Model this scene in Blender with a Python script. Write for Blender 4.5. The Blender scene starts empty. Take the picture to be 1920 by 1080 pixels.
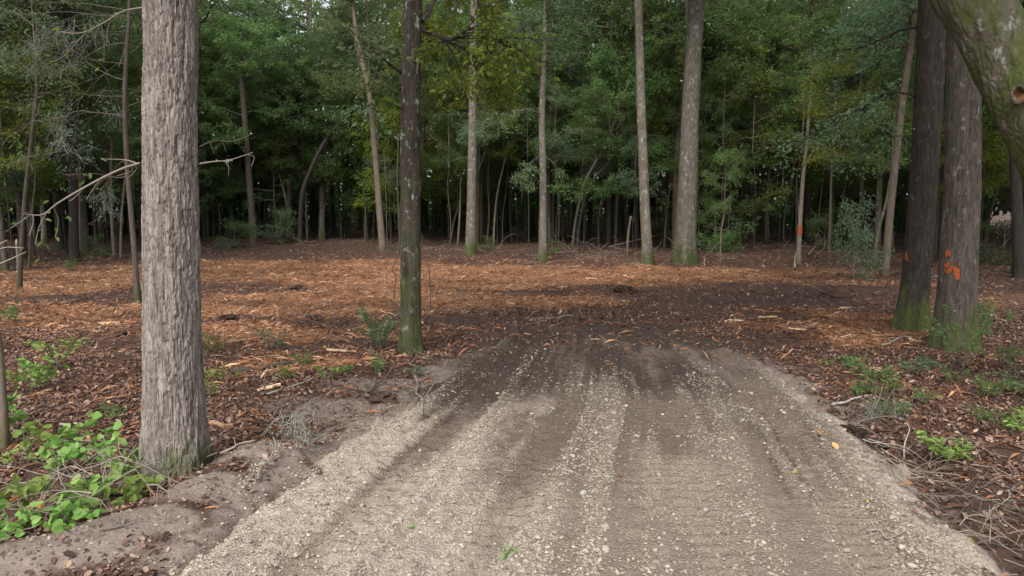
import bpy, math, random
import numpy as np

# ------------------------------------------------------------------ camera, world, sun, exposure
CAM_H, PITCH, FPX = 2.4, math.radians(6.58), 1300.0
scene = bpy.context.scene
cam_d = bpy.data.cameras.new("camera"); cam = bpy.data.objects.new("camera", cam_d)
scene.collection.objects.link(cam); scene.camera = cam
cam_d.sensor_width = 36.0; cam_d.lens = 36.0 * FPX / 1920.0
cam_d.clip_start = 0.05; cam_d.clip_end = 2000.0
cam.location = (0, 0, CAM_H); cam.rotation_euler = (math.pi / 2 - PITCH, 0, 0)

SUN_EL, SUN_AZ = math.radians(47), math.radians(-162)      # compass-like angle, clockwise from +Y: behind the camera, a little left
world = bpy.data.worlds.new("World"); scene.world = world; world.use_nodes = True
wn = world.node_tree.nodes; wl = world.node_tree.links
bg = wn["Background"]
sky = wn.new("ShaderNodeTexSky"); sky.sky_type = 'NISHITA'; sky.sun_disc = False
sky.sun_elevation = SUN_EL; sky.sun_rotation = SUN_AZ
sky.air_density = 1.0; sky.dust_density = 2.0; sky.ozone_density = 1.0
hsv = wn.new("ShaderNodeHueSaturation"); hsv.inputs["Saturation"].default_value = 0.30
wl.new(sky.outputs[0], hsv.inputs["Color"]); wl.new(hsv.outputs[0], bg.inputs["Color"])
bg.inputs["Strength"].default_value = 0.15
sun_d = bpy.data.lights.new("sun", 'SUN'); sun = bpy.data.objects.new("sun", sun_d)
scene.collection.objects.link(sun)
sun_d.energy = 1.5; sun_d.angle = math.radians(28); sun_d.color = (1.0, 0.96, 0.9)
sun.rotation_euler = (math.pi / 2 - SUN_EL, 0, math.pi - SUN_AZ)
scene.view_settings.view_transform = 'Standard'; scene.view_settings.look = 'None'
scene.view_settings.exposure = 1.02; scene.view_settings.gamma = 1.0
scene.view_settings.use_curve_mapping = False
scene.render.engine = 'CYCLES'
cy = scene.cycles
cy.max_bounces = 8; cy.diffuse_bounces = 4; cy.glossy_bounces = 2; cy.transmission_bounces = 4
cy.use_denoising = True
cy.sample_clamp_indirect = 4.0

# ------------------------------------------------------------------ helpers
rng = np.random.default_rng(11); random.seed(11)
COL = scene.collection

def ray(px, py):
    a, b = (px - 960) / FPX, (540 - py) / FPX
    cp, sp = math.cos(PITCH), math.sin(PITCH)
    return np.array([a, cp + b * sp, -sp + b * cp])
def gp(px, py):                       # ground point of a sight line (flat ground)
    r = ray(px, py); t = CAM_H / -r[2]
    return r[0] * t, r[1] * t
def at(px, py, Y):                    # point of a sight line at depth Y
    r = ray(px, py); t = Y / r[1]
    return np.array([r[0] * t, Y, CAM_H + r[2] * t])
def sst(a, b, x):
    t = np.clip((x - a) / (b - a), 0, 1); return t * t * (3 - 2 * t)
def vnoise(x, y, s=0):
    x = np.asarray(x, float); y = np.asarray(y, float)
    xi = np.floor(x).astype(np.int64); yi = np.floor(y).astype(np.int64)
    fx = x - xi; fy = y - yi; fx = fx * fx * (3 - 2 * fx); fy = fy * fy * (3 - 2 * fy)
    def h(i, j):
        n = (i * 374761393 + j * 668265263 + s * 982451653) & 0x7fffffff
        n = ((n ^ (n >> 13)) * 1274126177) & 0x7fffffff
        return ((n ^ (n >> 16)) & 0xffff) / 65535.0
    a = h(xi, yi); b = h(xi + 1, yi); c = h(xi, yi + 1); d = h(xi + 1, yi + 1)
    return (a * (1 - fx) + b * fx) * (1 - fy) + (c * (1 - fx) + d * fx) * fy
def fbm(x, y, s=0, o=4):
    v = 0; a = 0.5; t = 0
    for k in range(o):
        v = v + a * vnoise(x * 2 ** k, y * 2 ** k, s + k * 7); t += a; a *= 0.5
    return v / t

def build_mesh(name, V, Q=None, T=None, smooth=True, vattr=None, fattr=None):
    me = bpy.data.meshes.new(name)
    V = np.asarray(V, np.float32)
    Q = np.zeros((0, 4), np.int32) if Q is None or len(Q) == 0 else np.asarray(Q, np.int32)
    T = np.zeros((0, 3), np.int32) if T is None or len(T) == 0 else np.asarray(T, np.int32)
    me.vertices.add(len(V)); me.vertices.foreach_set('co', V.ravel())
    loops = np.concatenate([Q.ravel(), T.ravel()])
    me.loops.add(len(loops)); me.loops.foreach_set('vertex_index', loops)
    n = len(Q) + len(T); me.polygons.add(n)
    st = np.concatenate([np.arange(len(Q)) * 4, len(Q) * 4 + np.arange(len(T)) * 3]).astype(np.int32)
    me.polygons.foreach_set('loop_start', st)
    me.polygons.foreach_set('use_smooth', np.full(n, smooth, dtype=bool))
    for k, v in (vattr or {}).items():
        me.attributes.new(k, 'FLOAT', 'POINT').data.foreach_set('value', np.asarray(v, np.float32))
    for k, v in (fattr or {}).items():
        me.attributes.new(k, 'FLOAT', 'FACE').data.foreach_set('value', np.asarray(v, np.float32))
    me.update(calc_edges=True)
    return me

class Geo:
    def __init__(s): s.V = []; s.Q = []; s.T = []; s.fq = []; s.ft = []; s.n = 0
    def add(s, V, Q=None, T=None, tint=0.5):
        V = np.asarray(V, float)
        s.V.append(V)
        if Q is not None and len(Q):
            s.Q.append(np.asarray(Q) + s.n); s.fq.append(np.broadcast_to(tint, len(Q)))
        if T is not None and len(T):
            s.T.append(np.asarray(T) + s.n); s.ft.append(np.broadcast_to(tint, len(T)))
        s.n += len(V); return s
    def mesh(s, name, mat, smooth=True):
        Q = np.concatenate(s.Q) if s.Q else None; T = np.concatenate(s.T) if s.T else None
        t = np.concatenate(s.fq + s.ft)
        me = build_mesh(name, np.concatenate(s.V), Q, T, smooth, fattr={'tint': t})
        me.materials.append(mat); return me

def link(name, me, parent=None, loc=(0, 0, 0), rot=(0, 0, 0), scale=(1, 1, 1)):
    o = bpy.data.objects.new(name, me); COL.objects.link(o)
    o.location = loc; o.rotation_euler = rot; o.scale = scale
    if parent: o.parent = parent
    return o
def tag(o, label=None, cat=None, group=None, kind=None):
    for k, v in (('label', label), ('category', cat), ('group', group), ('kind', kind)):
        if v: o[k] = v
    return o
def empty(name, loc, label, cat, group=None):
    o = link(name, None, loc=loc); o.empty_display_size = 0.2
    return tag(o, label, cat, group)

def spline(P, n):
    P = np.asarray(P, float)
    if len(P) == 2: return P[0] + (P[1] - P[0]) * np.linspace(0, 1, n)[:, None]
    E = np.vstack([2 * P[0] - P[1], P, 2 * P[-1] - P[-2]])
    u = np.linspace(0, len(P) - 1 - 1e-9, n); i = u.astype(int); t = (u - i)[:, None]
    a, b, c, d = E[i], E[i + 1], E[i + 2], E[i + 3]
    return 0.5 * (2 * b + (c - a) * t + (2 * a - 5 * b + 4 * c - d) * t ** 2 + (3 * b - a - 3 * c + d) * t ** 3)
def tube(P, R, sides=6, cap=True, rfun=None):
    P = np.asarray(P, float); n = len(P); R = np.broadcast_to(np.asarray(R, float), n)
    Tn = np.gradient(P, axis=0); Tn /= np.linalg.norm(Tn, axis=1)[:, None] + 1e-9
    N = np.zeros_like(P)
    v = np.array([1., 0, 0]) if abs(Tn[0][0]) < 0.8 else np.array([0, 1., 0])
    for i in range(n):
        v = v - Tn[i] * v.dot(Tn[i]); v = v / (np.linalg.norm(v) + 1e-9); N[i] = v
    B = np.cross(Tn, N)
    th = np.linspace(0, 2 * math.pi, sides, endpoint=False)
    rr = R[:, None] * np.ones(sides)
    if rfun is not None: rr = rfun(rr, th[None, :], P)
    V = P[:, None, :] + rr[..., None] * (np.cos(th)[None, :, None] * N[:, None, :] + np.sin(th)[None, :, None] * B[:, None, :])
    V = V.reshape(-1, 3)
    i = np.arange(n - 1)[:, None] * sides; j = np.arange(sides)[None, :]; j2 = (j + 1) % sides
    Q = np.stack([i + j, i + j2, i + sides + j2, i + sides + j], -1).reshape(-1, 4)
    T = None
    if cap:
        V = np.vstack([V, P[-1]]); e = (n - 1) * sides; k = np.arange(sides)
        T = np.stack([e + k, e + (k + 1) % sides, np.full(sides, n * sides)], -1)
    return V, Q, T

def nrm(a): return a / (np.linalg.norm(a, axis=-1, keepdims=True) + 1e-9)
DIAMOND = np.array([[0, 0], [.42, .5], [1, 0], [.42, -.5]])
ELLIPSE = np.array([[0, 0], [.22, .32], [.55, .46], [.82, .26], [1, 0], [.82, -.26], [.55, -.46], [.22, -.32]])
HEX = np.array([[0, 0], [.25, .36], [.68, .42], [1, 0], [.72, -.40], [.22, -.38]])
HEART = np.array([[.06, 0], [-.08, .28], [.1, .5], [.42, .5], [.75, .28], [1, 0], [.75, -.28], [.42, -.5], [.1, -.5], [-.08, -.28]])
def leaves(geo, pos, d, nor, length, wr, outline, tint, fold=0.22, droop=0.12):
    """many leaves at once: pos, direction, normal, length, width ratio"""
    N = len(pos)
    if N == 0: return
    d = nrm(d); s = nrm(np.cross(d, nor)); nn = np.cross(s, d)
    length = np.broadcast_to(length, N)[:, None, None]
    wr = np.broadcast_to(wr, N)[:, None, None]
    o = outline[None]; al = o[..., 0:1] * length; ac = o[..., 1:2] * length * wr
    z = np.abs(ac) * fold * 2 * 0 + np.abs(ac) * fold - droop * length * o[..., 0:1] ** 2
    V = pos[:, None, :] + d[:, None, :] * al + s[:, None, :] * ac + nn[:, None, :] * z
    k = len(outline)
    tint = np.broadcast_to(tint, N)
    base = np.arange(N)[:, None, None] * k
    if k == 4:
        T = np.array([[0, 1, 2], [0, 2, 3]])[None] + base
    else:
        h = k // 2                       # strips on both sides of the midrib: base 0, tip h
        tr = []
        for a in range(1, h - 1): tr.append([0, a, a + 1])
        tr.append([0, h - 1, h]); tr.append([0, h, h + 1])
        for a in range(h + 1, k - 1): tr.append([0, a, a + 1])
        T = np.array(tr)[None] + base
    nt = T.shape[1]
    geo.add(V.reshape(-1, 3), T=T.reshape(-1, 3), tint=np.repeat(tint, nt))

# ------------------------------------------------------------------ materials
def mat(name):
    m = bpy.data.materials.new(name); m.use_nodes = True
    nt = m.node_tree; b = nt.nodes["Principled BSDF"]; b.inputs["Roughness"].default_value = 0.85
    b.inputs["Specular IOR Level"].default_value = 0.25
    return m, nt.nodes, nt.links, b
def mixc(n, l, fac, a, b):
    x = n.new("ShaderNodeMix"); x.data_type = 'RGBA'
    for s, v in ((0, fac), (6, a), (7, b)):
        if hasattr(v, 'is_linked'): l.new(v, x.inputs[s])
        else: x.inputs[s].default_value = v if s == 0 else (*v, 1)
    return x.outputs[2]
def ramp(n, l, src, stops):
    r = n.new("ShaderNodeValToRGB"); l.new(src, r.inputs[0]); e = r.color_ramp.elements
    while len(e) < len(stops): e.new(0.5)
    for q, (p, c) in zip(e, stops):
        q.position = p; q.color = (*c, 1) if not np.isscalar(c) else (c, c, c, 1)
    return r.outputs[0]
def noise(n, l, vec, scale, detail=5, rough=0.6, dist=0.0):
    x = n.new("ShaderNodeTexNoise"); x.inputs["Scale"].default_value = scale
    x.inputs["Detail"].default_value = detail; x.inputs["Roughness"].default_value = rough; x.inputs["Distortion"].default_value = dist
    if vec is not None: l.new(vec, x.inputs["Vector"])
    return x.outputs[0]
def attr(n, name):
    a = n.new("ShaderNodeAttribute"); a.attribute_name = name; return a.outputs["Fac"]
def math_(n, l, op, a, b=None):
    x = n.new("ShaderNodeMath"); x.operation = op
    for i, v in enumerate((a, b)):
        if v is None: continue
        if hasattr(v, 'is_linked'): l.new(v, x.inputs[i])
        else: x.inputs[i].default_value = v
    return x.outputs[0]
def bump(n, l, h, b, strength, dist):
    x = n.new("ShaderNodeBump"); x.inputs["Strength"].default_value = strength; x.inputs["Distance"].default_value = dist
    l.new(h, x.inputs["Height"]); l.new(x.outputs[0], b.inputs["Normal"])
def objcoord(n, l, sc):
    t = n.new("ShaderNodeTexCoord"); m = n.new("ShaderNodeMapping"); l.new(t.outputs["Object"], m.inputs[0])
    m.inputs["Scale"].default_value = sc; return m.outputs[0]
def objrandom(n): return n.new("ShaderNodeObjectInfo").outputs["Random"]

def bark(name, light, dark, furrow=16.0, stretch=0.16, moss=0.0, moss_h=1.0, lichen=0.0, bstr=0.8, bdist=0.02, blotch=None):
    m, n, l, b = mat(name)
    v = objcoord(n, l, (1, 1, stretch)); v1 = objcoord(n, l, (1, 1, 1))
    f = noise(n, l, v, furrow, 6, 0.65, 0.6)
    vor = n.new("ShaderNodeTexVoronoi"); vor.feature = 'DISTANCE_TO_EDGE'; vor.inputs["Scale"].default_value = furrow * 1.1
    wv = n.new("ShaderNodeVectorMath"); wv.operation = 'ADD'; l.new(v, wv.inputs[0])
    nz = n.new("ShaderNodeTexNoise"); nz.inputs["Scale"].default_value = furrow * .6; l.new(v, nz.inputs["Vector"])
    sc = n.new("ShaderNodeVectorMath"); sc.operation = 'SCALE'; sc.inputs["Scale"].default_value = 0.09; l.new(nz.outputs[1], sc.inputs[0])
    l.new(sc.outputs[0], wv.inputs[1]); l.new(wv.outputs[0], vor.inputs["Vector"])
    h = math_(n, l, 'ADD', math_(n, l, 'MINIMUM', vor.outputs[0], 0.3), math_(n, l, 'MULTIPLY', f, 0.5))
    c = mixc(n, l, ramp(n, l, f, [(0.32, 0.0), (0.66, 1.0)]), dark, light)
    big = noise(n, l, objcoord(n, l, (1, 1, .35)), 2.3, 4)
    c = mixc(n, l, ramp(n, l, big, [(0.35, 0.0), (0.75, 0.45)]), c, blotch or tuple(x * 0.55 for x in light))
    if lichen:
        ln = noise(n, l, objcoord(n, l, (1, 1, .6)), 7.5, 6, 0.7)
        c = mixc(n, l, ramp(n, l, ln, [(0.60 - .12 * lichen, 0.0), (0.68 - .1 * lichen, min(.75, lichen * 3))]), c, (0.36, 0.38, 0.33))
        ln2 = noise(n, l, v1, 26, 3, 0.6)
        c = mixc(n, l, ramp(n, l, ln2, [(0.66, 0.0), (0.72, min(.7, lichen * 2.5))]), c, (0.44, 0.46, 0.42))
    if moss:
        sep = n.new("ShaderNodeSeparateXYZ"); l.new(v1, sep.inputs[0])
        g = math_(n, l, 'MULTIPLY', sep.outputs[2], -1.0 / moss_h)
        g = math_(n, l, 'ADD', g, 1.0)
        mn = noise(n, l, objcoord(n, l, (1, 1, .45)), 4.0, 5, 0.65)
        g = math_(n, l, 'ADD', math_(n, l, 'MULTIPLY', g, 0.5), math_(n, l, 'SUBTRACT', math_(n, l, 'MULTIPLY', mn, 1.7), 0.32))
        mf = noise(n, l, v1, 38, 4, 0.7)
        g = math_(n, l, 'ADD', g, math_(n, l, 'MULTIPLY', math_(n, l, 'SUBTRACT', mf, 0.5), 0.5))
        c = mixc(n, l, ramp(n, l, g, [(0.66, 0.0), (0.98, moss)]), c, (0.062, 0.075, 0.02))
    rnd = objrandom(n)
    hs = n.new("ShaderNodeHueSaturation"); l.new(c, hs.inputs["Color"])
    l.new(math_(n, l, 'ADD', math_(n, l, 'MULTIPLY', rnd, 0.3), math_(n, l, 'ADD', math_(n, l, 'MULTIPLY', attr(n, 'tint'), 0.9), 0.40)), hs.inputs["Value"])
    l.new(hs.outputs[0], b.inputs["Base Color"]); b.inputs["Roughness"].default_value = 0.9
    bump(n, l, h, b, bstr, bdist)
    return m

def foliage(name, c1, c2, c3, trans=0.52, rough=0.5, spec=0.25):
    m, n, l, b = mat(name)
    t = attr(n, "tint")
    c = ramp(n, l, t, [(0.0, c1), (0.6, c2), (1.0, c3)])
    hs = n.new("ShaderNodeHueSaturation"); l.new(c, hs.inputs["Color"]); r = objrandom(n)
    l.new(math_(n, l, 'ADD', math_(n, l, 'MULTIPLY', r, 0.05), 0.475), hs.inputs["Hue"])
    l.new(math_(n, l, 'ADD', math_(n, l, 'MULTIPLY', r, 0.5), 0.9), hs.inputs["Value"])
    l.new(hs.outputs[0], b.inputs["Base Color"])
    b.inputs["Roughness"].default_value = rough; b.inputs["Specular IOR Level"].default_value = spec
    tr = n.new("ShaderNodeBsdfTranslucent")
    g = n.new("ShaderNodeGamma"); g.inputs[1].default_value = 0.85; l.new(hs.outputs[0], g.inputs[0]); l.new(g.outputs[0], tr.inputs[0])
    mx = n.new("ShaderNodeMixShader"); mx.inputs[0].default_value = trans
    l.new(b.outputs[0], mx.inputs[1]); l.new(tr.outputs[0], mx.inputs[2])
    l.new(mx.outputs[0], n["Material Output"].inputs[0])
    return m
def plain(name, stops, rough=0.85, nscale=None, bdist=0.004):
    m, n, l, b = mat(name)
    c = ramp(n, l, attr(n, "tint"), stops)
    if nscale:
        nz = noise(n, l, objcoord(n, l, (1, 1, 1)), nscale, 5, 0.65)
        hs = n.new("ShaderNodeHueSaturation"); l.new(c, hs.inputs["Color"])
        l.new(math_(n, l, 'ADD', math_(n, l, 'MULTIPLY', nz, 1.0), 0.5), hs.inputs["Value"]); c = hs.outputs[0]
        bump(n, l, nz, b, 0.6, bdist)
    l.new(c, b.inputs["Base Color"]); b.inputs["Roughness"].default_value = rough
    return m

M = {}
M['bark_grey'] = bark('grey_furrowed_bark', (0.30, 0.262, 0.232), (0.105, 0.085, 0.072), 30, 0.09, moss=0.8, moss_h=0.45, lichen=0.0, bstr=1.0, bdist=0.03, blotch=(0.25, 0.205, 0.18))
M['bark_mossy'] = bark('dark_mossy_bark', (0.088, 0.07, 0.053), (0.026, 0.021, 0.016), 17, 0.10, moss=0.75, moss_h=3.0, lichen=0.3, bstr=1.0, bdist=0.03)
M['bark_shade'] = bark('shaded_oak_bark', (0.05, 0.04, 0.032), (0.016, 0.013, 0.011), 24, 0.12, moss=1.0, moss_h=1.0, lichen=0.05, bstr=0.9, bdist=0.02)  # darker copy of the oak bark: the leaning trunk's shade is put into its colour
M['bark_pair'] = bark('dark_oak_bark', (0.105, 0.085, 0.069), (0.034, 0.028, 0.023), 24, 0.12, moss=1.0, moss_h=0.95, lichen=0.12, bstr=0.9, bdist=0.02)
M['bark_pale'] = bark('pale_lichen_bark', (0.20, 0.174, 0.14), (0.085, 0.073, 0.06), 8, 0.45, moss=1.0, moss_h=1.3, lichen=0.3, bstr=0.8, bdist=0.03, blotch=(0.085, 0.075, 0.055))
M['bark_tan'] = bark('tan_bark', (0.24, 0.19, 0.14), (0.12, 0.094, 0.07), 10, 0.3, moss=0.6, moss_h=0.5, lichen=0.1, bstr=0.5, bdist=0.01)
M['bark_brown'] = bark('brown_bark', (0.13, 0.105, 0.085), (0.05, 0.042, 0.035), 15, 0.15, moss=0.6, moss_h=0.9, bstr=0.8, bdist=0.015)
M['bark_dark'] = bark('blackish_bark', (0.055, 0.047, 0.04), (0.022, 0.019, 0.017), 15, 0.15, moss=0.3, moss_h=0.5, bstr=0.8, bdist=0.015)
M['bark_limb'] = bark('mossy_limb_bark', (0.135, 0.115, 0.083), (0.04, 0.034, 0.026), 11, 0.45, moss=1.0, moss_h=9.0, lichen=0.2, bstr=1.0, bdist=0.04, blotch=(0.09, 0.075, 0.06))
M['twig'] = plain('grey_twig_bark', [(0, (0.10, 0.08, 0.065)), (0.5, (0.24, 0.20, 0.165)), (1, (0.40, 0.36, 0.31))])
M['leaf_mid'] = foliage('green_leaves', (0.07, 0.122, 0.034), (0.14, 0.215, 0.064), (0.235, 0.30, 0.11))
M['leaf_blue'] = foliage('bluish_green_leaves', (0.07, 0.118, 0.06), (0.135, 0.20, 0.10), (0.215, 0.28, 0.16), rough=0.4, spec=0.45)
M['leaf_pale'] = foliage('pale_green_leaves', (0.09, 0.15, 0.065), (0.16, 0.235, 0.11), (0.25, 0.31, 0.17), rough=0.4, spec=0.5)
M['leaf_yellow'] = foliage('yellow_green_leaves', (0.085, 0.135, 0.018), (0.16, 0.215, 0.03), (0.26, 0.29, 0.05), trans=0.45)
M['leaf_bright'] = foliage('bright_vine_leaves', (0.10, 0.19, 0.035), (0.18, 0.29, 0.065), (0.31, 0.40, 0.13), trans=0.3)
M['leaf_dark'] = foliage('dark_green_leaves', (0.05, 0.085, 0.028), (0.095, 0.145, 0.05), (0.15, 0.20, 0.08))
M['dead_leaf'] = plain('dead_leaves', [(0, (0.06, 0.033, 0.026)), (0.4, (0.155, 0.085, 0.064)), (0.7, (0.25, 0.155, 0.115)), (0.9, (0.36, 0.27, 0.22)), (1, (0.42, 0.29, 0.18))], 0.7)
M['orange_leaf'] = plain('orange_leaves', [(0, (0.34, 0.13, 0.03)), (0.5, (0.5, 0.22, 0.06)), (1, (0.6, 0.33, 0.14))], 0.6)
M['mulch'] = plain('wood_mulch', [(0, (0.05, 0.025, 0.016)), (0.3, (0.17, 0.075, 0.036)), (0.6, (0.37, 0.165, 0.085)), (0.86, (0.53, 0.30, 0.165)), (1, (0.68, 0.48, 0.30))], 0.8)
M['wood'] = plain('split_wood', [(0, (0.30, 0.17, 0.09)), (0.5, (0.52, 0.34, 0.20)), (1, (0.66, 0.48, 0.32))], 0.75, 30)
M['stone'] = plain('limestone', [(0, (0.14, 0.115, 0.092)), (0.5, (0.35, 0.295, 0.23)), (0.85, (0.50, 0.44, 0.365)), (1, (0.30, 0.30, 0.31))], 0.9, 25)
M['soil_clod'] = plain('dark_soil', [(0, (0.03, 0.018, 0.014)), (1, (0.085, 0.052, 0.04))], 0.95, 40, 0.02)
M['paint'] = plain('orange_paint', [(0, (0.30, 0.055, 0.012)), (1, (0.42, 0.10, 0.03))], 0.6, 30, 0.003)
m_, n, l, b = mat('orange_sprayed_paint')
c_ = mixc(n, l, ramp(n, l, noise(n, l, objcoord(n, l, (1, 1, .4)), 34, 6, 0.75), [(0.34, 0.0), (0.50, 1.0)]), (0.06, 0.045, 0.036), (0.36, 0.085, 0.022))
l.new(c_, b.inputs["Base Color"]); M['paint'] = m_
M['moss_grey'] = plain('grey_moss', [(0, (0.15, 0.17, 0.14)), (0.6, (0.29, 0.32, 0.27)), (1, (0.44, 0.45, 0.39))], 0.9)
M['cut_wood'] = plain('scar_wood', [(0, (0.05, 0.025, 0.015)), (1, (0.20, 0.09, 0.04))], 0.9, 14, 0.02)

# ------------------------------------------------------------------ terrain fields
LE = [gp(*p) for p in ((285, 1085), (420, 1000), (520, 925), (600, 868), (675, 818), (745, 765), (815, 705), (870, 662), (930, 634))]
RE = [gp(*p) for p in ((1852, 1085), (1762, 990), (1682, 910), (1600, 822), (1530, 757), (1470, 705), (1425, 668), (1375, 646), (1310, 628))]
LX, LY = np.array([p[0] for p in LE]), np.array([p[1] for p in LE])
RX, RY = np.array([p[0] for p in RE]), np.array([p[1] for p in RE])
sL = (LX[3] - LX[0]) / (LY[3] - LY[0]); sR = (RX[3] - RX[0]) / (RY[3] - RY[0])
def xl(y): return np.where(y < LY[0], LX[0] + sL * (y - LY[0]) * 0.6, np.interp(y, LY, LX))
def xr(y): return np.where(y < RY[0], RX[0] + sR * (y - RY[0]) * 0.6, np.interp(y, RY, RX))
YEND = 14.0
def drive_in(x, y):                                   # metres inside the driveway edge
    d = np.minimum(np.minimum(x - xl(y), xr(y) - x), (YEND - y) * 0.8)
    return d + (fbm(x * 1.7, y * 1.7, 3, 4) - 0.5) * (0.5 + 1.1 * sst(8, 12, y)) + (vnoise(x * 9, y * 9, 5) - .5) * 0.10 + (fbm(x * 4.5, y * 4.5, 15, 3) - .5) * .30
def blobs(x, y, L, s):
    w = (fbm(x * 0.55, y * 0.55, s, 4) - 0.5) * 2.2
    v = np.zeros_like(x)
    for px, py, rx, ry, a in L:
        gx, gy = gp(px, py)
        d = np.sqrt(((x - gx) / rx) ** 2 + ((y - gy) / ry) ** 2) + w * 0.45
        v = np.maximum(v, a * sst(1.25, 0.55, d))
    return v
MULCH = [(430, 505, 7, 5, 1), (650, 512, 7, 6, 1), (290, 512, 6, 4, .9), (900, 515, 6, 5.5, 1), (1120, 515, 6, 4, 1), (1270, 508, 5, 2.6, 1),
         (150, 535, 4, 3, .8), (640, 560, 5, 2.5, .8), (1460, 508, 5, 2.5, .55), (1530, 592, 2.2, 1.2, .8), (1640, 618, 1.4, 0.8, .7), (1620, 530, 3, 2, .5),
         (520, 620, 3.2, 2.2, .7), (420, 600, 3, 2.5, .75), (560, 680, 1.4, .8, .7), (200, 590, 3, 2, .7), (1580, 640, 1.2, .9, .8), (940, 560, 4, 2, .75), (700, 600, 2.5, 1, .4), (1480, 610, 1.5, .7, .8), (80, 580, 2, 1.5, .5), (1880, 560, 3, 2, .4)]
DARK = [(1450, 558, 3.5, 1.8, .75), (1350, 592, 3, 1.1, .7), (1570, 542, 4.5, 1.3, .65), (1040, 596, 3, .9, .7), (860, 600, 2.2, .9, .8), (220, 640, 1.0, 0.7, 1), (430, 598, 1.2, 0.6, .8),
        (1180, 548, 1.2, .9, .7), (1010, 552, 2.5, .7, .6), (690, 622, 1.1, .5, .8), (600, 604, 1.3, .6, .8), (1180, 612, 2.5, .5, .75), (1440, 640, .6, .5, .9), (1490, 690, .35, .5, .9),
        (720, 752, .35, .3, .9), (1660, 840, .5, .4, .9), (1760, 900, .4, .5, .9), (1860, 1010, .35, .6, .9), (760, 700, .9, .5, .6), (530, 480, 3, 1.5, .6), (280, 560, 2, .8, .6), (520, 570, 2.5, .7, .55), (130, 560, 1.5, .6, .6), (640, 645, .9, .4, .9), (480, 650, 1.1, .45, .9), (820, 540, 2, .6, .5), (380, 530, 2.5, .7, .5), (1300, 545, 3, .8, .7)]
SAND = [(480, 888, .42, .30, 1), (385, 955, .45, .27, 1), (270, 1015, .5, .25, 1), (120, 1055, .6, .25, 1), (640, 770, .9, .6, .8), (560, 850, .5, .3, .9), (720, 725, .8, .5, .6), (-100, 1080, .8, .3, 1), (560, 760, .6, .5, .5)]
def fields(x, y):
    D = drive_in(x, y)
    mul = blobs(x, y, MULCH, 21); dk = blobs(x, y, DARK, 33); sa = np.maximum(blobs(x, y, SAND, 44) * sst(-0.1, -0.0, -D + 0.25), .75 * sst(-.55, -.05, D + (fbm(x * 5, y * 5, 48, 3) - .5) * .7) * sst(12.5, 9.5, y))
    return D, mul, dk, sa
def base_h(x, y, D, mul, dk, sa):
    z = (fbm(x * 0.09, y * 0.09, 60, 3) - 0.5) * 0.5 * sst(6, 40, np.hypot(x, y))
    rough = (0.03 + 0.09 * np.maximum(mul, dk)) * (1 - .25 * sa)
    z = z + (fbm(x * 1.3, y * 1.3, 61, 5) - 0.5) * rough * 2.2 + (fbm(x * 6, y * 6, 62, 3) - 0.5) * rough * 0.7
    bx, by = gp(455, 905)
    for px, py, rx_, ry_, hh_ in ((500, 885, .50, .4, .26), (410, 940, .5, .35, .2), (300, 1000, .6, .35, .16), (120, 1055, .7, .3, .13)):
        gx, gy = gp(px, py); z = z + hh_ * np.exp(-(((x - gx) / rx_) ** 2 + ((y - gy) / ry_) ** 2)) * sst(.25, 0, D)
    # ditch along the right edge of the driveway
    rx = x - xr(y)
    z = z - 0.22 * np.exp(-((rx - 0.45) / 0.33) ** 2) * sst(9.5, 6.5, y)
    z = z + 0.05 * np.exp(-((rx - 1.2) / 0.4) ** 2) * sst(10, 6, y)
    return z
def H(x, y):
    x = np.atleast_1d(np.asarray(x, float)); y = np.atleast_1d(np.asarray(y, float))
    D, m_, d_, s_ = fields(x, y)
    g = base_h(x, y, D, m_, d_, s_) - 0.09 * sst(0.0, 0.25, D)
    return np.maximum(g, np.where(D > -0.1, drive_h(x, y, D, m_, d_, s_), -9))
def across(x, y): return (x - xl(y)) / (xr(y) - xl(y))
TRACKS = [(0.17, .05, .030), (0.385, .045, .045), (0.635, .06, .040), (0.86, .035, .045)]
def streaks(x, y):
    u = across(x, y) + (fbm(y * .25, y * 0 + 3, 78, 2) - .5) * .015
    return .42 * fbm(u * 24, y * .22, 76, 2) + .58 * fbm(u * 62, y * .4, 77, 2)
def drive_h(x, y, D, mul, dk, sa):
    z = (fbm(x * 0.09, y * 0.09, 60, 3) - 0.5) * 0.5 * sst(6, 40, np.hypot(x, y))
    z = z - 0.07 - 0.5 * sst(-.08, -.5, D) + (0.085 + 0.105 * sst(11.5, 6.5, y)) * sst(-0.12, 0.35, D)
    u = across(x, y)
    rough = 0.016 + 0.022 * sst(.6, .3, u)
    z = z + (fbm(x * 14, y * 11, 71, 4) - 0.5) * rough * 2.4 + (fbm(x * 2.2, y * 1.1, 72, 3) - 0.5) * 0.035
    z = z + (streaks(x, y) - .5) * .065
    for c, w, dep in TRACKS:
        uu = u + (fbm(y * 0.4, y * 0 + c * 9, 73, 2) - .5) * 0.02
        g = np.exp(-((uu - c) / w) ** 2)
        ridge = np.exp(-((np.abs(uu - c) - w * 1.6) / (w * .5)) ** 2)
        tread = np.sin(2 * math.pi * (y / 0.15 + np.abs(uu - c) * 7)) * sst(.3, .5, fbm(x * 1.1, y * 0.9, 75, 2))
        z = z - dep * g + dep * 0.7 * ridge + 0.030 * np.minimum(1, g * 1.5) * np.clip(tread * 1.8, -1, .7)
    return z

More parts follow.
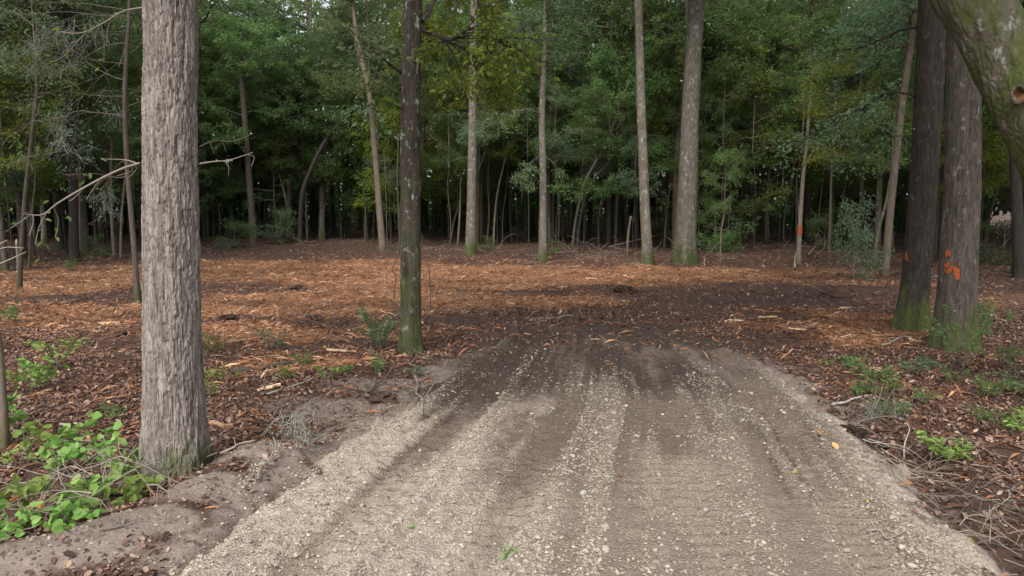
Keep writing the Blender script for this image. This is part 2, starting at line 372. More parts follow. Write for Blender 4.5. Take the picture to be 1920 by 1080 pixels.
# ------------------------------------------------------------------ ground sheet
def lines(segs):
    out = [segs[0][0]]
    for a, b, s0, s1 in segs:
        v = a; n = 0
        L = b - a; k = max(1, int(round(L / ((s0 + s1) / 2)))) if s0 != s1 else max(1, int(round(L / s0)))
        if s0 == s1: t = np.linspace(0, 1, k + 1)[1:]
        else:
            q = np.linspace(s0, s1, k); t = np.cumsum(q) / q.sum()
        out.extend((a + L * t).tolist())
    return np.array(out)
xs = lines([(-500, -60, 90, 6), (-60, -22, 4, .5), (-22, -6, .35, .07), (-6, 7, .045, .045), (7, 20, .07, .3), (20, 60, .4, 4), (60, 500, 6, 90)])
ys = lines([(-300, -10, 60, 2), (-10, 3, 1.2, .06), (3, 10, .04, .045), (10, 32, .05, .14), (32, 60, .16, 1.2), (60, 600, 2, 110)])
X, Y = np.meshgrid(xs, ys); xf, yf = X.ravel(), Y.ravel()
D, mul, dk, sa = fields(xf, yf)
Z = base_h(xf, yf, D, mul, dk, sa) - 0.09 * sst(0.0, 0.25, D)
nx, ny = len(xs), len(ys)
ii = np.arange(ny - 1)[:, None] * nx + np.arange(nx - 1)[None, :]
Qg = np.stack([ii, ii + 1, ii + nx + 1, ii + nx], -1).reshape(-1, 4)
me = build_mesh('ground', np.stack([xf, yf, Z], -1), Qg, vattr={'mulch': mul, 'dark': dk, 'sand': sa})
m, n, l, b = mat('forest_floor')
P = objcoord(n, l, (1, 1, 1))
n1 = noise(n, l, P, 9, 6, 0.7); n2 = noise(n, l, P, 45, 4, 0.7); n3 = noise(n, l, P, 1.4, 5, 0.6)
lit = ramp(n, l, n2, [(0.3, (0.035, 0.02, 0.015)), (0.55, (0.105, 0.058, 0.042)), (0.75, (0.21, 0.135, 0.10))])
mlc = ramp(n, l, n1, [(0.3, (0.07, 0.033, 0.02)), (0.52, (0.26, 0.122, 0.062)), (0.72, (0.46, 0.255, 0.135))])
mlc = mixc(n, l, ramp(n, l, n2, [(0.45, 0.0), (0.7, 0.6)]), mlc, (0.44, 0.25, 0.125))
mlc = mixc(n, l, ramp(n, l, n3, [(0.50, 0.0), (0.68, 0.75)]), mlc, (0.11, 0.058, 0.038))
sandc = ramp(n, l, n1, [(0.3, (0.15, 0.113, 0.094)), (0.7, (0.31, 0.244, 0.208))])
darkc = ramp(n, l, n1, [(0.3, (0.038, 0.022, 0.017)), (0.7, (0.12, 0.07, 0.053))])
def soft(a, k=0.8):
    return ramp(n, l, math_(n, l, 'ADD', a, math_(n, l, 'MULTIPLY', math_(n, l, 'SUBTRACT', n1, 0.5), k)), [(0.28, 0.0), (0.72, 1.0)])
c = mixc(n, l, soft(attr(n, 'mulch')), lit, mlc)
c = mixc(n, l, soft(attr(n, 'dark')), c, darkc)
c = mixc(n, l, soft(attr(n, 'sand')), c, sandc)
l.new(c, b.inputs["Base Color"]); b.inputs["Roughness"].default_value = 0.95
bump(n, l, math_(n, l, 'ADD', n1, n2), b, 0.7, 0.03)
me.materials.append(m)
ground = tag(link('ground', me), 'brown forest floor of leaf litter, mulch and bare soil', None, None, 'structure')

# ------------------------------------------------------------------ driveway
ysd = lines([(-14, 3, .6, .05), (3, 8.5, .028, .028), (8.5, 14.6, .03, .045)])
us = np.linspace(0, 1, 231)
XL, XR = xl(ysd) - 0.55, xr(ysd) + 0.55
X = XL[:, None] + (XR - XL)[:, None] * us[None, :]; Y = np.repeat(ysd[:, None], len(us), 1)
xf, yf = X.ravel(), Y.ravel()
D, mul, dk, sa = fields(xf, yf)
Z = drive_h(xf, yf, D, mul, dk, sa)
uu = across(xf, yf)
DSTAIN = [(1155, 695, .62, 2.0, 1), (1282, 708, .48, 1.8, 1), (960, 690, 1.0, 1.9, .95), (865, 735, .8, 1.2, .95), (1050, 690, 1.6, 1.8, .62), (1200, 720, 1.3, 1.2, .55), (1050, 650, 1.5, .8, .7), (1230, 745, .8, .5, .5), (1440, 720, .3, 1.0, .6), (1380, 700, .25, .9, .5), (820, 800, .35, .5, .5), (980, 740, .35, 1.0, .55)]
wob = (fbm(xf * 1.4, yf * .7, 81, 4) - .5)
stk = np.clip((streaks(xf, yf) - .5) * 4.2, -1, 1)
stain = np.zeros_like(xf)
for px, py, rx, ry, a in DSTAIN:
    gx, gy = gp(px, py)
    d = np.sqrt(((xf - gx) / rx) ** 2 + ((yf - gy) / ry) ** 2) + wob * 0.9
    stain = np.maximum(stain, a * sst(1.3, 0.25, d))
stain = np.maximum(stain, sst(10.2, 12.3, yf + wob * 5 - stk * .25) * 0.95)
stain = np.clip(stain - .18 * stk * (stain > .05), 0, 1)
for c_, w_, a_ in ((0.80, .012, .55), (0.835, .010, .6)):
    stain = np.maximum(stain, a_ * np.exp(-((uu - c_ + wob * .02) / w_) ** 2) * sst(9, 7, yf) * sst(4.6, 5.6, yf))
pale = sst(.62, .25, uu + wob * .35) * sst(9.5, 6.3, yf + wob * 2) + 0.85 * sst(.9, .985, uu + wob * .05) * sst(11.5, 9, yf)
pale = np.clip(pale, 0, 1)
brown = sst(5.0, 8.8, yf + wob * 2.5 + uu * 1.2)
trk = sum(np.exp(-((uu + wob * .03 - c_) / (w_ * 1.1)) ** 2) for c_, w_, d_ in TRACKS) * (.45 + .55 * sst(-.2, .2, wob))
nx, ny = len(us), len(ysd)
ii = np.arange(ny - 1)[:, None] * nx + np.arange(nx - 1)[None, :]
Qd = np.stack([ii, ii + 1, ii + nx + 1, ii + nx], -1).reshape(-1, 4)
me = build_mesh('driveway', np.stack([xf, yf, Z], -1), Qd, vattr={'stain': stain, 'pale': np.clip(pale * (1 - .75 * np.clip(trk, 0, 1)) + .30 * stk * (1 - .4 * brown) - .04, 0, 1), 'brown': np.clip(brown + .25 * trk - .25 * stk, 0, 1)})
m, n, l, b = mat('crushed_limestone')
P = objcoord(n, l, (1, 1, 1))
n1 = noise(n, l, P, 7, 8, 0.75); n2 = noise(n, l, P, 38, 8, 0.8)
vo = n.new("ShaderNodeTexVoronoi"); vo.inputs["Scale"].default_value = 55; l.new(P, vo.inputs["Vector"])
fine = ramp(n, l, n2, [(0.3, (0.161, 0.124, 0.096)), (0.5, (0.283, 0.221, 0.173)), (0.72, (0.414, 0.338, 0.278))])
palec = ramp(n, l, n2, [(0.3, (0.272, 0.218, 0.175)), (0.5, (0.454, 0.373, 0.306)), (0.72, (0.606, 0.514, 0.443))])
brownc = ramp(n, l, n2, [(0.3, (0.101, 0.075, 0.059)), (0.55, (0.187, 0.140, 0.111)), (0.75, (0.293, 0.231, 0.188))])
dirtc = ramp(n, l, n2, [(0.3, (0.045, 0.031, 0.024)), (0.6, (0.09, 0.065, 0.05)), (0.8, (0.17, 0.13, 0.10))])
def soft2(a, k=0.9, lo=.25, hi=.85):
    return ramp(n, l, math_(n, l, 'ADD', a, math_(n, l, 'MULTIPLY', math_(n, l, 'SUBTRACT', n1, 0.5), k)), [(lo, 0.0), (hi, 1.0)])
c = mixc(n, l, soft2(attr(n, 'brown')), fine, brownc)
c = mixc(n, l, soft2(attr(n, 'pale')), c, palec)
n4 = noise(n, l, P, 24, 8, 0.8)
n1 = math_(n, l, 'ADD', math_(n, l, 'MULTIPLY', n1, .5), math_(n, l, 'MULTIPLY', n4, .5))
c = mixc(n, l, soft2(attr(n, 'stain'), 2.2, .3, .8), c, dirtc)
l.new(c, b.inputs["Base Color"]); b.inputs["Roughness"].default_value = 0.95
hh = math_(n, l, 'ADD', math_(n, l, 'MULTIPLY', vo.outputs[0], -0.8), n2)
bump(n, l, hh, b, 1.0, 0.022)
me.materials.append(m)
driveway = tag(link('driveway', me), 'tan crushed limestone driveway with tyre tracks', None, None, 'structure')

# stones and gravel on the driveway
def pebble(k, r):
    # lumpy 26-vertex ball
    V = [[0, 0, 1]]
    for i in range(1, 4):
        ph = math.pi * i / 4
        for j in range(8):
            th = 2 * math.pi * j / 8
            V.append([math.sin(ph) * math.cos(th), math.sin(ph) * math.sin(th), math.cos(ph)])
    V.append([0, 0, -1]); V = np.array(V)
    rr = np.random.default_rng(k)
    for q in range(5):                                   # chop facets
        dd = nrm(rr.normal(size=3)); lim = rr.uniform(.55, .85); s = V @ dd
        V = V - np.maximum(s - lim, 0)[:, None] * dd
    V = V * np.array([1.0, rr.uniform(.6, .9), rr.uniform(.45, .7)]) + rr.normal(size=V.shape) * .03
    T = [[0, 1 + j, 1 + (j + 1) % 8] for j in range(8)] + [[25, 17 + (j + 1) % 8, 17 + j] for j in range(8)]
    Q = [[1 + i * 8 + j, 9 + i * 8 + j, 9 + i * 8 + (j + 1) % 8, 1 + i * 8 + (j + 1) % 8] for i in range(2) for j in range(8)]
    return V * r, np.array(Q), np.array(T)
def drive_points(N, near_bias=True):
    y = rng.uniform(3.2, 12.2, N) if not near_bias else 3.2 + 9.0 * rng.random(N) ** 1.5
    u = rng.uniform(-.05, 1.05, N); x = xl(y) + (xr(y) - xl(y)) * u
    w = 0.5 + 0.5 * sst(.66, .3, u + (fbm(x * 1.3, y * .7, 81, 3) - .5) * .4) + .5 * sst(.9, .98, u)
    for c_, ww, dep in TRACKS: w = w * (1 - 0.6 * np.exp(-((u - c_) / (ww * 1.2)) ** 2))
    w = w * (.15 + 1.25 * sst(.42, .62, streaks(x, y)))
    w = w * (.25 + .75 * sst(0, .03, np.minimum(u, 1 - u))) * sst(12.2, 7.0, y) * (0.35 + 1.3 * sst(.35, .7, fbm(x * 2.5, y * 1.2, 91, 3)))
    k = rng.random(N) < w
    x, y = x[k], y[k]
    z = H(x, y); return x, y, z
stone_meshes = []
for k in range(8):
    g = Geo(); V, Q, T = pebble(100 + k, 1.0); g.add(V, Q, T, tint=[.45, .6, .7, .35, .52, .62, .97, .4][k]); stone_meshes.append(g.mesh('stone', M['stone'], smooth=False))
x, y, z = drive_points(1500)
o_ = np.argsort(y)[:600]; pick = rng.permutation(o_)[:300]
for i in pick:
    s = rng.uniform(.013, .036)
    link('stone', stone_meshes[rng.integers(8)], driveway, (x[i], y[i], z[i] + s * .2), (rng.uniform(-.5, .5), rng.uniform(-.5, .5), rng.uniform(0, 6.3)), (s, s, s))
x, y, z = drive_points(150000)
Ng = len(x)
oct_ = np.array([[1, 0, 0], [0, 1, 0], [-1, 0, 0], [0, -1, 0], [0, 0, .75], [0, 0, -.75]], float)
s = 0.005 + 0.013 * rng.random(Ng) ** 2.2
V = oct_[None] * (1 + rng.uniform(-.3, .3, (Ng, 6, 3))) + rng.uniform(-.25, .25, (Ng, 6, 3))
th = rng.uniform(0, 6.3, Ng); ct, st_ = np.cos(th)[:, None], np.sin(th)[:, None]
V = np.stack([V[..., 0] * ct - V[..., 1] * st_, V[..., 0] * st_ + V[..., 1] * ct, V[..., 2]], -1) * s[:, None, None]
V += np.stack([x, y, z + s * .2], -1)[:, None, :]
To = np.array([[0, 1, 4], [1, 2, 4], [2, 3, 4], [3, 0, 4]])
T = (To[None] + np.arange(Ng)[:, None, None] * 6).reshape(-1, 3)
u_ = across(x, y); far_ = sst(4.5, 9.5, y + u_ * 1.5)
g = Geo(); g.add(V.reshape(-1, 3), T=T, tint=np.repeat(np.clip(rng.normal(.34, .17, Ng) - .25 * far_ + .1 * sst(.6, .3, u_), 0, .98), 4))
tag(link('gravel', g.mesh('gravel', M['stone'], smooth=False), driveway), 'small pale gravel strewn over the driveway', None, None, 'stuff')

# ------------------------------------------------------------------ mulch and leaf litter (stuff)
def ground_points(N, x0, x1, y0, y1, wfun, far_pow=1.0):
    y = y0 + (y1 - y0) * rng.random(N) ** far_pow
    x = rng.uniform(x0, x1, N) * np.clip(y / 28, .35, 1.4)
    D, mu, dk, sa = fields(x, y)
    k = rng.random(N) < wfun(x, y, D, mu, dk, sa)
    x, y, D, mu, dk, sa = (a[k] for a in (x, y, D, mu, dk, sa))
    g_ = base_h(x, y, D, mu, dk, sa) - .09 * sst(0, .25, D)
    return x, y, np.maximum(g_, np.where(D > -.1, drive_h(x, y, D, mu, dk, sa), -9)), mu, dk
def w_mulch(x, y, D, mu, dk, sa):
    return (0.22 + 0.78 * mu) * (1 - .7 * dk) * (1 - .8 * sa) * np.where(D < -.05, 1, .45 * sst(9.8, 12, y)) * sst(5, 9, y + .3 * np.abs(x)) * sst(40, 34, y)
x, y, z, mu, dk = ground_points(200000, -22, 20, 5, 40, w_mulch, 1.25)
N = len(x)
L = 0.04 + 0.30 * rng.random(N) ** 2.6; th = rng.uniform(0, math.pi, N); tl = rng.normal(0, .22, N)
d = np.stack([np.cos(th) * np.cos(tl), np.sin(th) * np.cos(tl), np.sin(tl)], -1)
sd = np.stack([-np.sin(th), np.cos(th), np.zeros(N)], -1); w = (0.005 + 0.010 * rng.random(N))[:, None]
p = np.stack([x, y, z + 0.006 + np.abs(np.sin(tl)) * L * .5], -1); hL = (L / 2)[:, None]
bend = np.stack([np.zeros(N), np.zeros(N), 0.15 * L], -1)
V = np.stack([p - d * hL, p + d * hL, p + sd * w + bend * rng.random((N, 1)), p - sd * w + bend * .3, p + np.array([0, 0, .014])], 1)
T = (np.array([[0, 2, 4], [2, 1, 4], [1, 3, 4], [3, 0, 4]])[None] + np.arange(N)[:, None, None] * 5).reshape(-1, 3)
tint = np.clip(rng.normal(.47, .23, N) + .17 * mu - .25 * dk - .35 * sst(.48, .66, fbm(x * .8, y * .8, 97, 4)), 0, 1)
g = Geo(); g.add(V.reshape(-1, 3), T=T, tint=np.repeat(tint, 4))
tag(link('wood_mulch', g.mesh('wood_mulch', M['mulch'], False)), 'orange shredded wood mulch spread over the clearing', 'mulch', None, 'stuff')

def w_litter(x, y, D, mu, dk, sa):
    return (1 - .93 * mu) * (1 - .8 * dk) * (1 - .93 * sa) * np.where(D < -.08, 1, .2 * sst(9.8, 12.5, y)) * sst(.25, .5, vnoise(x * 2.3, y * 2.3, 96) + .15) * (.35 + .65 * sst(.3, .55, fbm(x * .7, y * .7, 95, 3) + .1))
g = Geo()
for args in ((190000, -24, 24, 3.2, 16, w_litter, 1.15), (80000, -26, 26, 14, 62, w_litter, 1.3)):
    x, y, z, mu, dk = ground_points(*args)
    N = len(x); th = rng.uniform(0, 6.3, N)
    d = np.stack([np.cos(th), np.sin(th), rng.normal(0, .25, N)], -1)
    nor = np.stack([rng.normal(0, .35, N), rng.normal(0, .35, N), np.ones(N)], -1)
    big = 1.0 if args[4] < 20 else 1.7
    leaves(g, np.stack([x, y, z + .012], -1), d, nor, (.020 + .052 * rng.random(N) ** 1.6) * big, rng.uniform(.45, .85, N), HEX if big == 1 else DIAMOND, np.clip(rng.normal(.42, .28, N), 0, 1), fold=.5, droop=rng.normal(-.2, .3, N)[:, None, None])
tag(link('leaf_litter', g.mesh('leaf_litter', M['dead_leaf'], False)), 'dead brown leaves covering the forest floor', 'leaf litter', None, 'stuff')

x, y, z, mu, dk = ground_points(60000, -12, 4, 3.2, 10, lambda x, y, D, mu, dk, sa: .5 * sa * (D < .05), 1.0)
N = len(x); sz_ = (.004 + .016 * rng.random(N) ** 3)
V = oct_[None] * (1 + rng.uniform(-.3, .3, (N, 6, 3))) * sz_[:, None, None] + np.stack([x, y, z + sz_ * .2], -1)[:, None]
T = (To[None] + np.arange(N)[:, None, None] * 6).reshape(-1, 3)
g = Geo(); g.add(V.reshape(-1, 3), T=T, tint=np.repeat(rng.random(N), 4))
M['crumb'] = plain('soil_crumbs', [(0, (0.09, 0.068, 0.055)), (.7, (0.20, 0.16, 0.13)), (1, (0.34, 0.29, 0.24))], .95)
tag(link('soil_crumbs', g.mesh('soil_crumbs', M['crumb'], False)), 'crumbs of grey-brown soil on the sandy bank', 'soil', None, 'stuff')

# ------------------------------------------------------------------ crowns (shared meshes)
def twig_leaves(lg, p0, p1, per, ll, wr, outline, r, tint0=.5, spread=1.0):
    """leaves along many twigs at once"""
    p0 = np.asarray(p0); p1 = np.asarray(p1); K = len(p0)
    if K == 0: return
    t = r.random((K, per, 1)) ** 0.7; ax = nrm(p1 - p0)[:, None, :]
    lat = nrm(np.cross(ax, np.array([0, 0, 1.]))); sg = np.where(r.random((K, per, 1)) < .5, -1., 1.)
    pos = p0[:, None] + (p1 - p0)[:, None] * t + lat * sg * r.random((K, per, 1)) * .16 * spread + r.normal(0, .08 * spread, (K, per, 3))
    d = ax * r.uniform(.3, 1, (K, per, 1)) + lat * sg * r.uniform(.3, 1.2, (K, per, 1)) + r.normal(0, .25, (K, per, 3)) + np.array([0, 0, -.15])
    nor = np.array([0, 0, .7]) + r.normal(0, .75, (K, per, 3))
    tw = r.normal(0, .13, (K, 1)) + r.normal(tint0, .16, (K, per))
    leaves(lg, pos.reshape(-1, 3), d.reshape(-1, 3), nor.reshape(-1, 3), ll * r.uniform(.6, 1.2, K * per), wr, outline, np.clip(tw, 0, 1).ravel())
def bough(bg_, r, start, direc, length, rad, sub, subsub, sides=5, up=.15, twl=.75, droop=0.0):
    """a limb with side branches and twigs; returns twig ends"""
    p0s, p1s = [], []
    d = nrm(np.asarray(direc, float)); side = nrm(np.cross(d, np.array([0, 0, 1.])) + 1e-6)
    c1 = start + d * length * .35 + r.normal(0, .06, 3) * length; c2 = start + d * length * .7 + r.normal(0, .09, 3) * length + np.array([0, 0, up * length * .3])
    c3 = start + d * length + r.normal(0, .08, 3) * length + np.array([0, 0, (up - droop) * length])
    P = spline([start, c1, c2, c3], 8); R = np.linspace(rad, rad * .25, 8)
    bg_.add(*tube(P, R, sides, False))
    for k in range(sub):
        t = .25 + .75 * (k + r.random()) / sub; q = P[min(7, int(t * 7.99))]
        ang = r.uniform(.35, 1.1) * (1 if k % 2 else -1)
        dd = nrm(d * math.cos(ang) + side * math.sin(ang) + np.array([0, 0, r.uniform(-.25, .3)]))
        L2 = length * r.uniform(.25, .5) * (1.15 - .5 * t); e = q + dd * L2 + np.array([0, 0, -droop * L2])
        mid = (q + e) / 2 + r.normal(0, .06, 3) * L2
        P2 = spline([q, mid, e], 5); bg_.add(*tube(P2, np.linspace(rad * .4, rad * .12, 5), 4, False))
        for j in range(subsub):
            a = P2[r.integers(1, 5)]; dv = nrm(dd * .7 + r.normal(0, .6, 3) * np.array([1, 1, .85]))
            b_ = a + dv * twl * r.uniform(.5, 1.2) + np.array([0, 0, -.1 - droop * .2])
            bg_.add(*tube(np.array([a, b_]), [rad * .1 + .002, .002], 3, False)); p0s.append(a); p1s.append(b_)
    return p0s, p1s
def make_crown(seed, h, rad, limbs, sub, subsub, per, ll, wr=.52, leafmat='leaf_mid', low=0.0, twl=.75, tint0=.5, br=.07):
    r = np.random.default_rng(seed); bgeo, lgeo = Geo(), Geo(); A, B = [], []
    for k in range(limbs):
        t = low + (1 - low) * r.random(); z = t * h * .92
        az = k * 2.4 + r.uniform(-.5, .5); prof = math.sin(math.pi * min(1, .22 + .72 * t)) ** .7
        L = rad * prof * r.uniform(.45, 1.25); upv = r.uniform(-.2, .75) + .5 * t
        a, b_ = bough(bgeo, r, np.array([0, 0, z]), [math.cos(az), math.sin(az), upv * .8], L, br * (1.1 - .6 * t), sub, subsub, up=.1, twl=twl)
        A += a; B += b_
    bgeo.add(*tube(np.array([[0, 0, -.05], [0, 0, h * .5], [0, 0, h * .95]]), [br * 1.2, br * .8, br * .2], 6, False))
    twig_leaves(lgeo, A, B, per, ll, wr, DIAMOND, r, tint0)
    return bgeo.mesh('branchwork', M['bark_brown'] if br > .03 else M['twig']), lgeo.mesh('crown', M[leafmat], False)
CR_CANOPY = [make_crown(200 + k, 11, 4.8, 19, 6, 4, 30, .20, leafmat=['leaf_mid', 'leaf_dark', 'leaf_mid'][k], twl=1.1, br=.09) for k in range(3)]
CR_UNDER = [make_crown(230 + k, 8.0, 3.2, 24, 5, 4, 34, .145, leafmat=['leaf_mid', 'leaf_mid', 'leaf_blue', 'leaf_dark', 'leaf_yellow'][k], twl=.8, br=.045) for k in range(5)]
CR_SAP = [make_crown(260 + k, 4.2, 1.5, 14, 4, 3, 24, .12, leafmat=['leaf_mid', 'leaf_blue', 'leaf_yellow', 'leaf_mid'][k], twl=.5, br=.018) for k in range(4)]
CR_SHRUB = [make_crown(280 + k, 1.6, 1.0, 12, 4, 3, 20, .085, leafmat=['leaf_mid', 'leaf_blue', 'leaf_dark'][k], twl=.4, br=.012) for k in range(3)]

# ------------------------------------------------------------------ trees
def camdepth(p): return p[1] * math.cos(PITCH) - (p[2] - CAM_H) * math.sin(PITCH)
NAMED = []
def trunk_path(path, top_z, lean_y=0.0):
    bx, by = gp(*path[0]); bz = float(H(bx, by)[0])
    P = [np.array([bx, by, bz])]
    for q in path[1:]: P.append(at(q[0], q[1], by + lean_y * len(P)))
    if P[-1][2] < top_z - .3:
        d = nrm(P[-1] - P[-2]); z0 = P[-1][2]; step = max(1.0, (top_z - z0) / 4)
        while P[-1][2] < top_z - .3:
            d = nrm(d * np.array([.7, .7, 1]) + np.array([0, 0, .25])); P.append(P[-1] + d * step)
    return np.array(P)
def make_tree(name, label, path, w0, w1, mat_, top=12.0, crown=None, ch=1.0, cr=1.0, cz=None, group=None, flare=.3, sides=12, wob=.0, cat='tree', seg=None, lean_y=0.0, disp=None):
    """path: sight points of the trunk from its base up; w0, w1: widths there in photo pixels"""
    P = trunk_path(path, top, lean_y); base = P[0]
    k = len(path); dl = camdepth(base) / FPX
    r0 = w0 / 2 * dl; r1 = w1 / 2 * dl
    Z = P[:, 2] - base[2]; zt = Z[k - 1]
    n_ = seg or int(max(10, min(60, Z[-1] / .35)))
    S = spline(P, n_); sz = S[:, 2] - base[2]
    R = np.where(sz < zt, r0 + (r1 - r0) * sz / zt, r1 * np.clip(1 - .75 * (sz - zt) / max(Z[-1] - zt, .1), .2, 1))
    R = R * (1 + flare * np.exp(-np.maximum(sz, 0) / (r0 * 1.6 + .05)))
    S = np.vstack([[base[0], base[1], base[2] - .25], S]); R = np.concatenate([[R[0] * 1.1], R])
    sd = random.randint(0, 9999)
    def rf(rr, th, PP):
        zz = (PP[:, 2] - base[2])[:, None]
        lob = np.cos(th * 5 + sd) * .10 * np.exp(-np.maximum(zz, 0) / (r0 * 1.8 + .05)) * (flare > 0)
        nz = (vnoise(np.cos(th) * 1.2 + sd + 3, zz * 0.8 + np.sin(th) * 1.2) - .5) * (.05 if disp is not None else .12)
        rr2 = rr * (1 + lob + nz)
        if disp is not None: rr2 = rr2 + disp(rr, th, zz)
        return rr2
    V, Q, T = tube(S, R, sides, True, rf)
    g = Geo(); g.add(V - base, Q)
    if disp is not None: g.fq = [np.clip(disp.plate[:-1], 0, 1).ravel()]
    g.T.append(T); g.ft.append(np.full(len(T), .5))
    t = empty(name, base, label, cat, group)
    link('trunk', g.mesh('trunk', M[mat_]), t)
    if crown is not None:
        bm_, lm_ = crown; zc = cz if cz is not None else top - 3
        i = int(np.argmin(np.abs(S[:, 2] - base[2] - zc))); rot = (0, 0, random.uniform(0, 6.3))
        loc = S[i] - base
        link('branchwork', bm_, t, loc, rot, (cr, cr, ch)); link('crown', lm_, t, loc, rot, (cr, cr, ch))
    t['_r'] = 0; del t['_r']
    NAMED.append((path[0][0], base[1]))
    return t, S, R, base

def twiggy(bgeo, r, start, d, length, rad, depth, ends, curl=.35, droop=.1, sides=4):
    n_ = 6; P = [np.asarray(start, float)]; d = nrm(np.asarray(d, float))
    for i in range(n_):
        d = nrm(d + r.normal(0, curl * .5, 3) + np.array([0, 0, -droop])); P.append(P[-1] + d * length / n_)
    P = spline(P, 12); bgeo.add(*tube(P, np.linspace(rad, rad * .3, 12), sides, False), tint=r.uniform(.0, .5))
    ends.append((P[8], P[11]))
    if depth > 0:
        for k in range(r.integers(3, 6)):
            i = r.integers(3, 12); dd = nrm(d + r.normal(0, .8, 3))
            twiggy(bgeo, r, P[i], dd, length * r.uniform(.35, .65), rad * .5, depth - 1, ends, curl, droop, 3)
def branch_part(t, base, pts, rad, mat_, leaf=None, seed=1, side=6, name='branch', per=14, ll=.1, nt=14, outline=ELLIPSE, twl=.5):
    """a limb through world points with twigs and leaves; parts of the tree t"""
    r = np.random.default_rng(seed); g = Geo(); P = spline(pts, 6 * len(pts))
    g.add(*tube(P - base, np.linspace(rad, rad * .3, len(P)), side, False)); A, B = [], []
    for k in range(nt):
        i = r.integers(len(P) // 4, len(P)); a = P[i] - base; tg = nrm(P[min(i + 1, len(P) - 1)] - P[max(i - 1, 0)])
        dv = nrm(tg * .6 + r.normal(0, .7, 3) * np.array([1, 1, .5])); b_ = a + dv * twl * r.uniform(.5, 1.3) + np.array([0, 0, -.12])
        mid = (a + b_) / 2 + r.normal(0, .05, 3)
        g.add(*tube(spline([a, mid, b_], 5), np.linspace(rad * .28, .003, 5), 4, False)); A.append(mid); B.append(b_)
    o = link(name, g.mesh('branch', M[mat_]), t)
    if leaf:
        lg = Geo(); twig_leaves(lg, A, B, per, ll, .45, outline, r)
        link('foliage', lg.mesh('foliage', M[leaf], False), o)
    return o

def worley(u, v, kx, seed):
    """distance to the cell border of elongated cells, periodic in u with period kx"""
    ui = np.floor(u).astype(np.int64); vi = np.floor(v).astype(np.int64); hid = np.zeros(u.shape); f1 = np.full(u.shape, 9.); f2 = np.full(u.shape, 9.)
    for a in (-1, 0, 1):
        for b_ in (-1, 0, 1):
            ci, cj = ui + a, vi + b_; cm = np.mod(ci, kx)
            def h(k):
                n = (cm * 374761393 + cj * 668265263 + (seed + k) * 982451653) & 0x7fffffff
                n = ((n ^ (n >> 13)) * 1274126177) & 0x7fffffff
                return ((n ^ (n >> 16)) & 0xffff) / 65535.0
            d = np.hypot(ci + h(0) - u, cj + h(1) - v)
            hid = np.where(d < f1, h(2), hid) ; f2 = np.minimum(f2, np.maximum(f1, d)); f1 = np.minimum(f1, d)
    return f2 - f1, hid
def bark_disp(amp, kx, kz):
    def f(rr, th, zz):
        u = th / (2 * math.pi) * kx + zz * 0
        w = (vnoise(np.cos(th) * 4 + 20, zz * 2.2 + np.sin(th) * 4, 5) - .5) * 1.1 + (vnoise(np.cos(th) * 14 + 50, zz * 9 + np.sin(th) * 14, 6) - .5) * .7
        e1, h1 = worley(u + w, zz * kz + th * 0, kx, 3); e2, h2 = worley(u * 2 + w * 2, zz * kz * 3.6 + th * 0, kx * 2, 8)
        fine = vnoise(np.cos(th) * rr / .010, zz / .015 + np.sin(th) * rr / .010, 9)
        f.plate = .25 + .35 * h1 + .4 * h2 + .2 * (fine - .5)
        return amp * (np.minimum(e1 / .16, 1) - .85) + amp * .45 * (np.minimum(e2 / .16, 1) - .8) + amp * .45 * (h2 - .5) + amp * .3 * (h1 - .5) + amp * .25 * (fine - .5)
    return f

# --- near trees
T1, S1, R1, B1 = make_tree('tree', 'broad grey trunk with deeply furrowed bark, the nearest tree, beside the sandy bank',
    [(330, 893), (324, 640), (321, 400), (319, 200), (319, 0)], 100, 84, 'bark_grey', top=13, crown=CR_CANOPY[0], cz=8.0, sides=190, seg=720, flare=.30, disp=bark_disp(.018, 34, 1.5))
dY = B1[1]
branch_part(T1, B1, [at(262, 306, dY), at(225, 318, dY - .1), at(170, 345, dY - .25), at(110, 380, dY - .3), at(80, 402, dY - .3), at(48, 402, dY - .35)], .011, 'twig', 'leaf_mid', 31, per=3, ll=.07, nt=7, twl=.16)
branch_part(T1, B1, [at(262, 308, dY), at(235, 300, dY + .2), at(190, 298, dY + .3)], .007, 'twig', None, 32, nt=3, twl=.12)
branch_part(T1, B1, [at(374, 307, dY), at(400, 303, dY + .05), at(430, 300, dY + .1), at(474, 286, dY + .1)], .008, 'twig', None, 33, nt=2, twl=.06)
branch_part(T1, B1, [at(374, 275, dY + .3), at(400, 264, dY + .5), at(440, 264, dY + .6), at(476, 250, dY + .7)], .006, 'twig', None, 34, nt=3, twl=.10)
branch_part(T1, B1, [at(320, 10, dY - .1), at(270, 14, dY), at(230, 22, dY + .2), at(190, 45, dY + .3), at(150, 62, dY + .3), at(105, 58, dY + .4)], .008, 'twig', 'leaf_yellow', 35, per=2, ll=.06, nt=8, twl=.3)

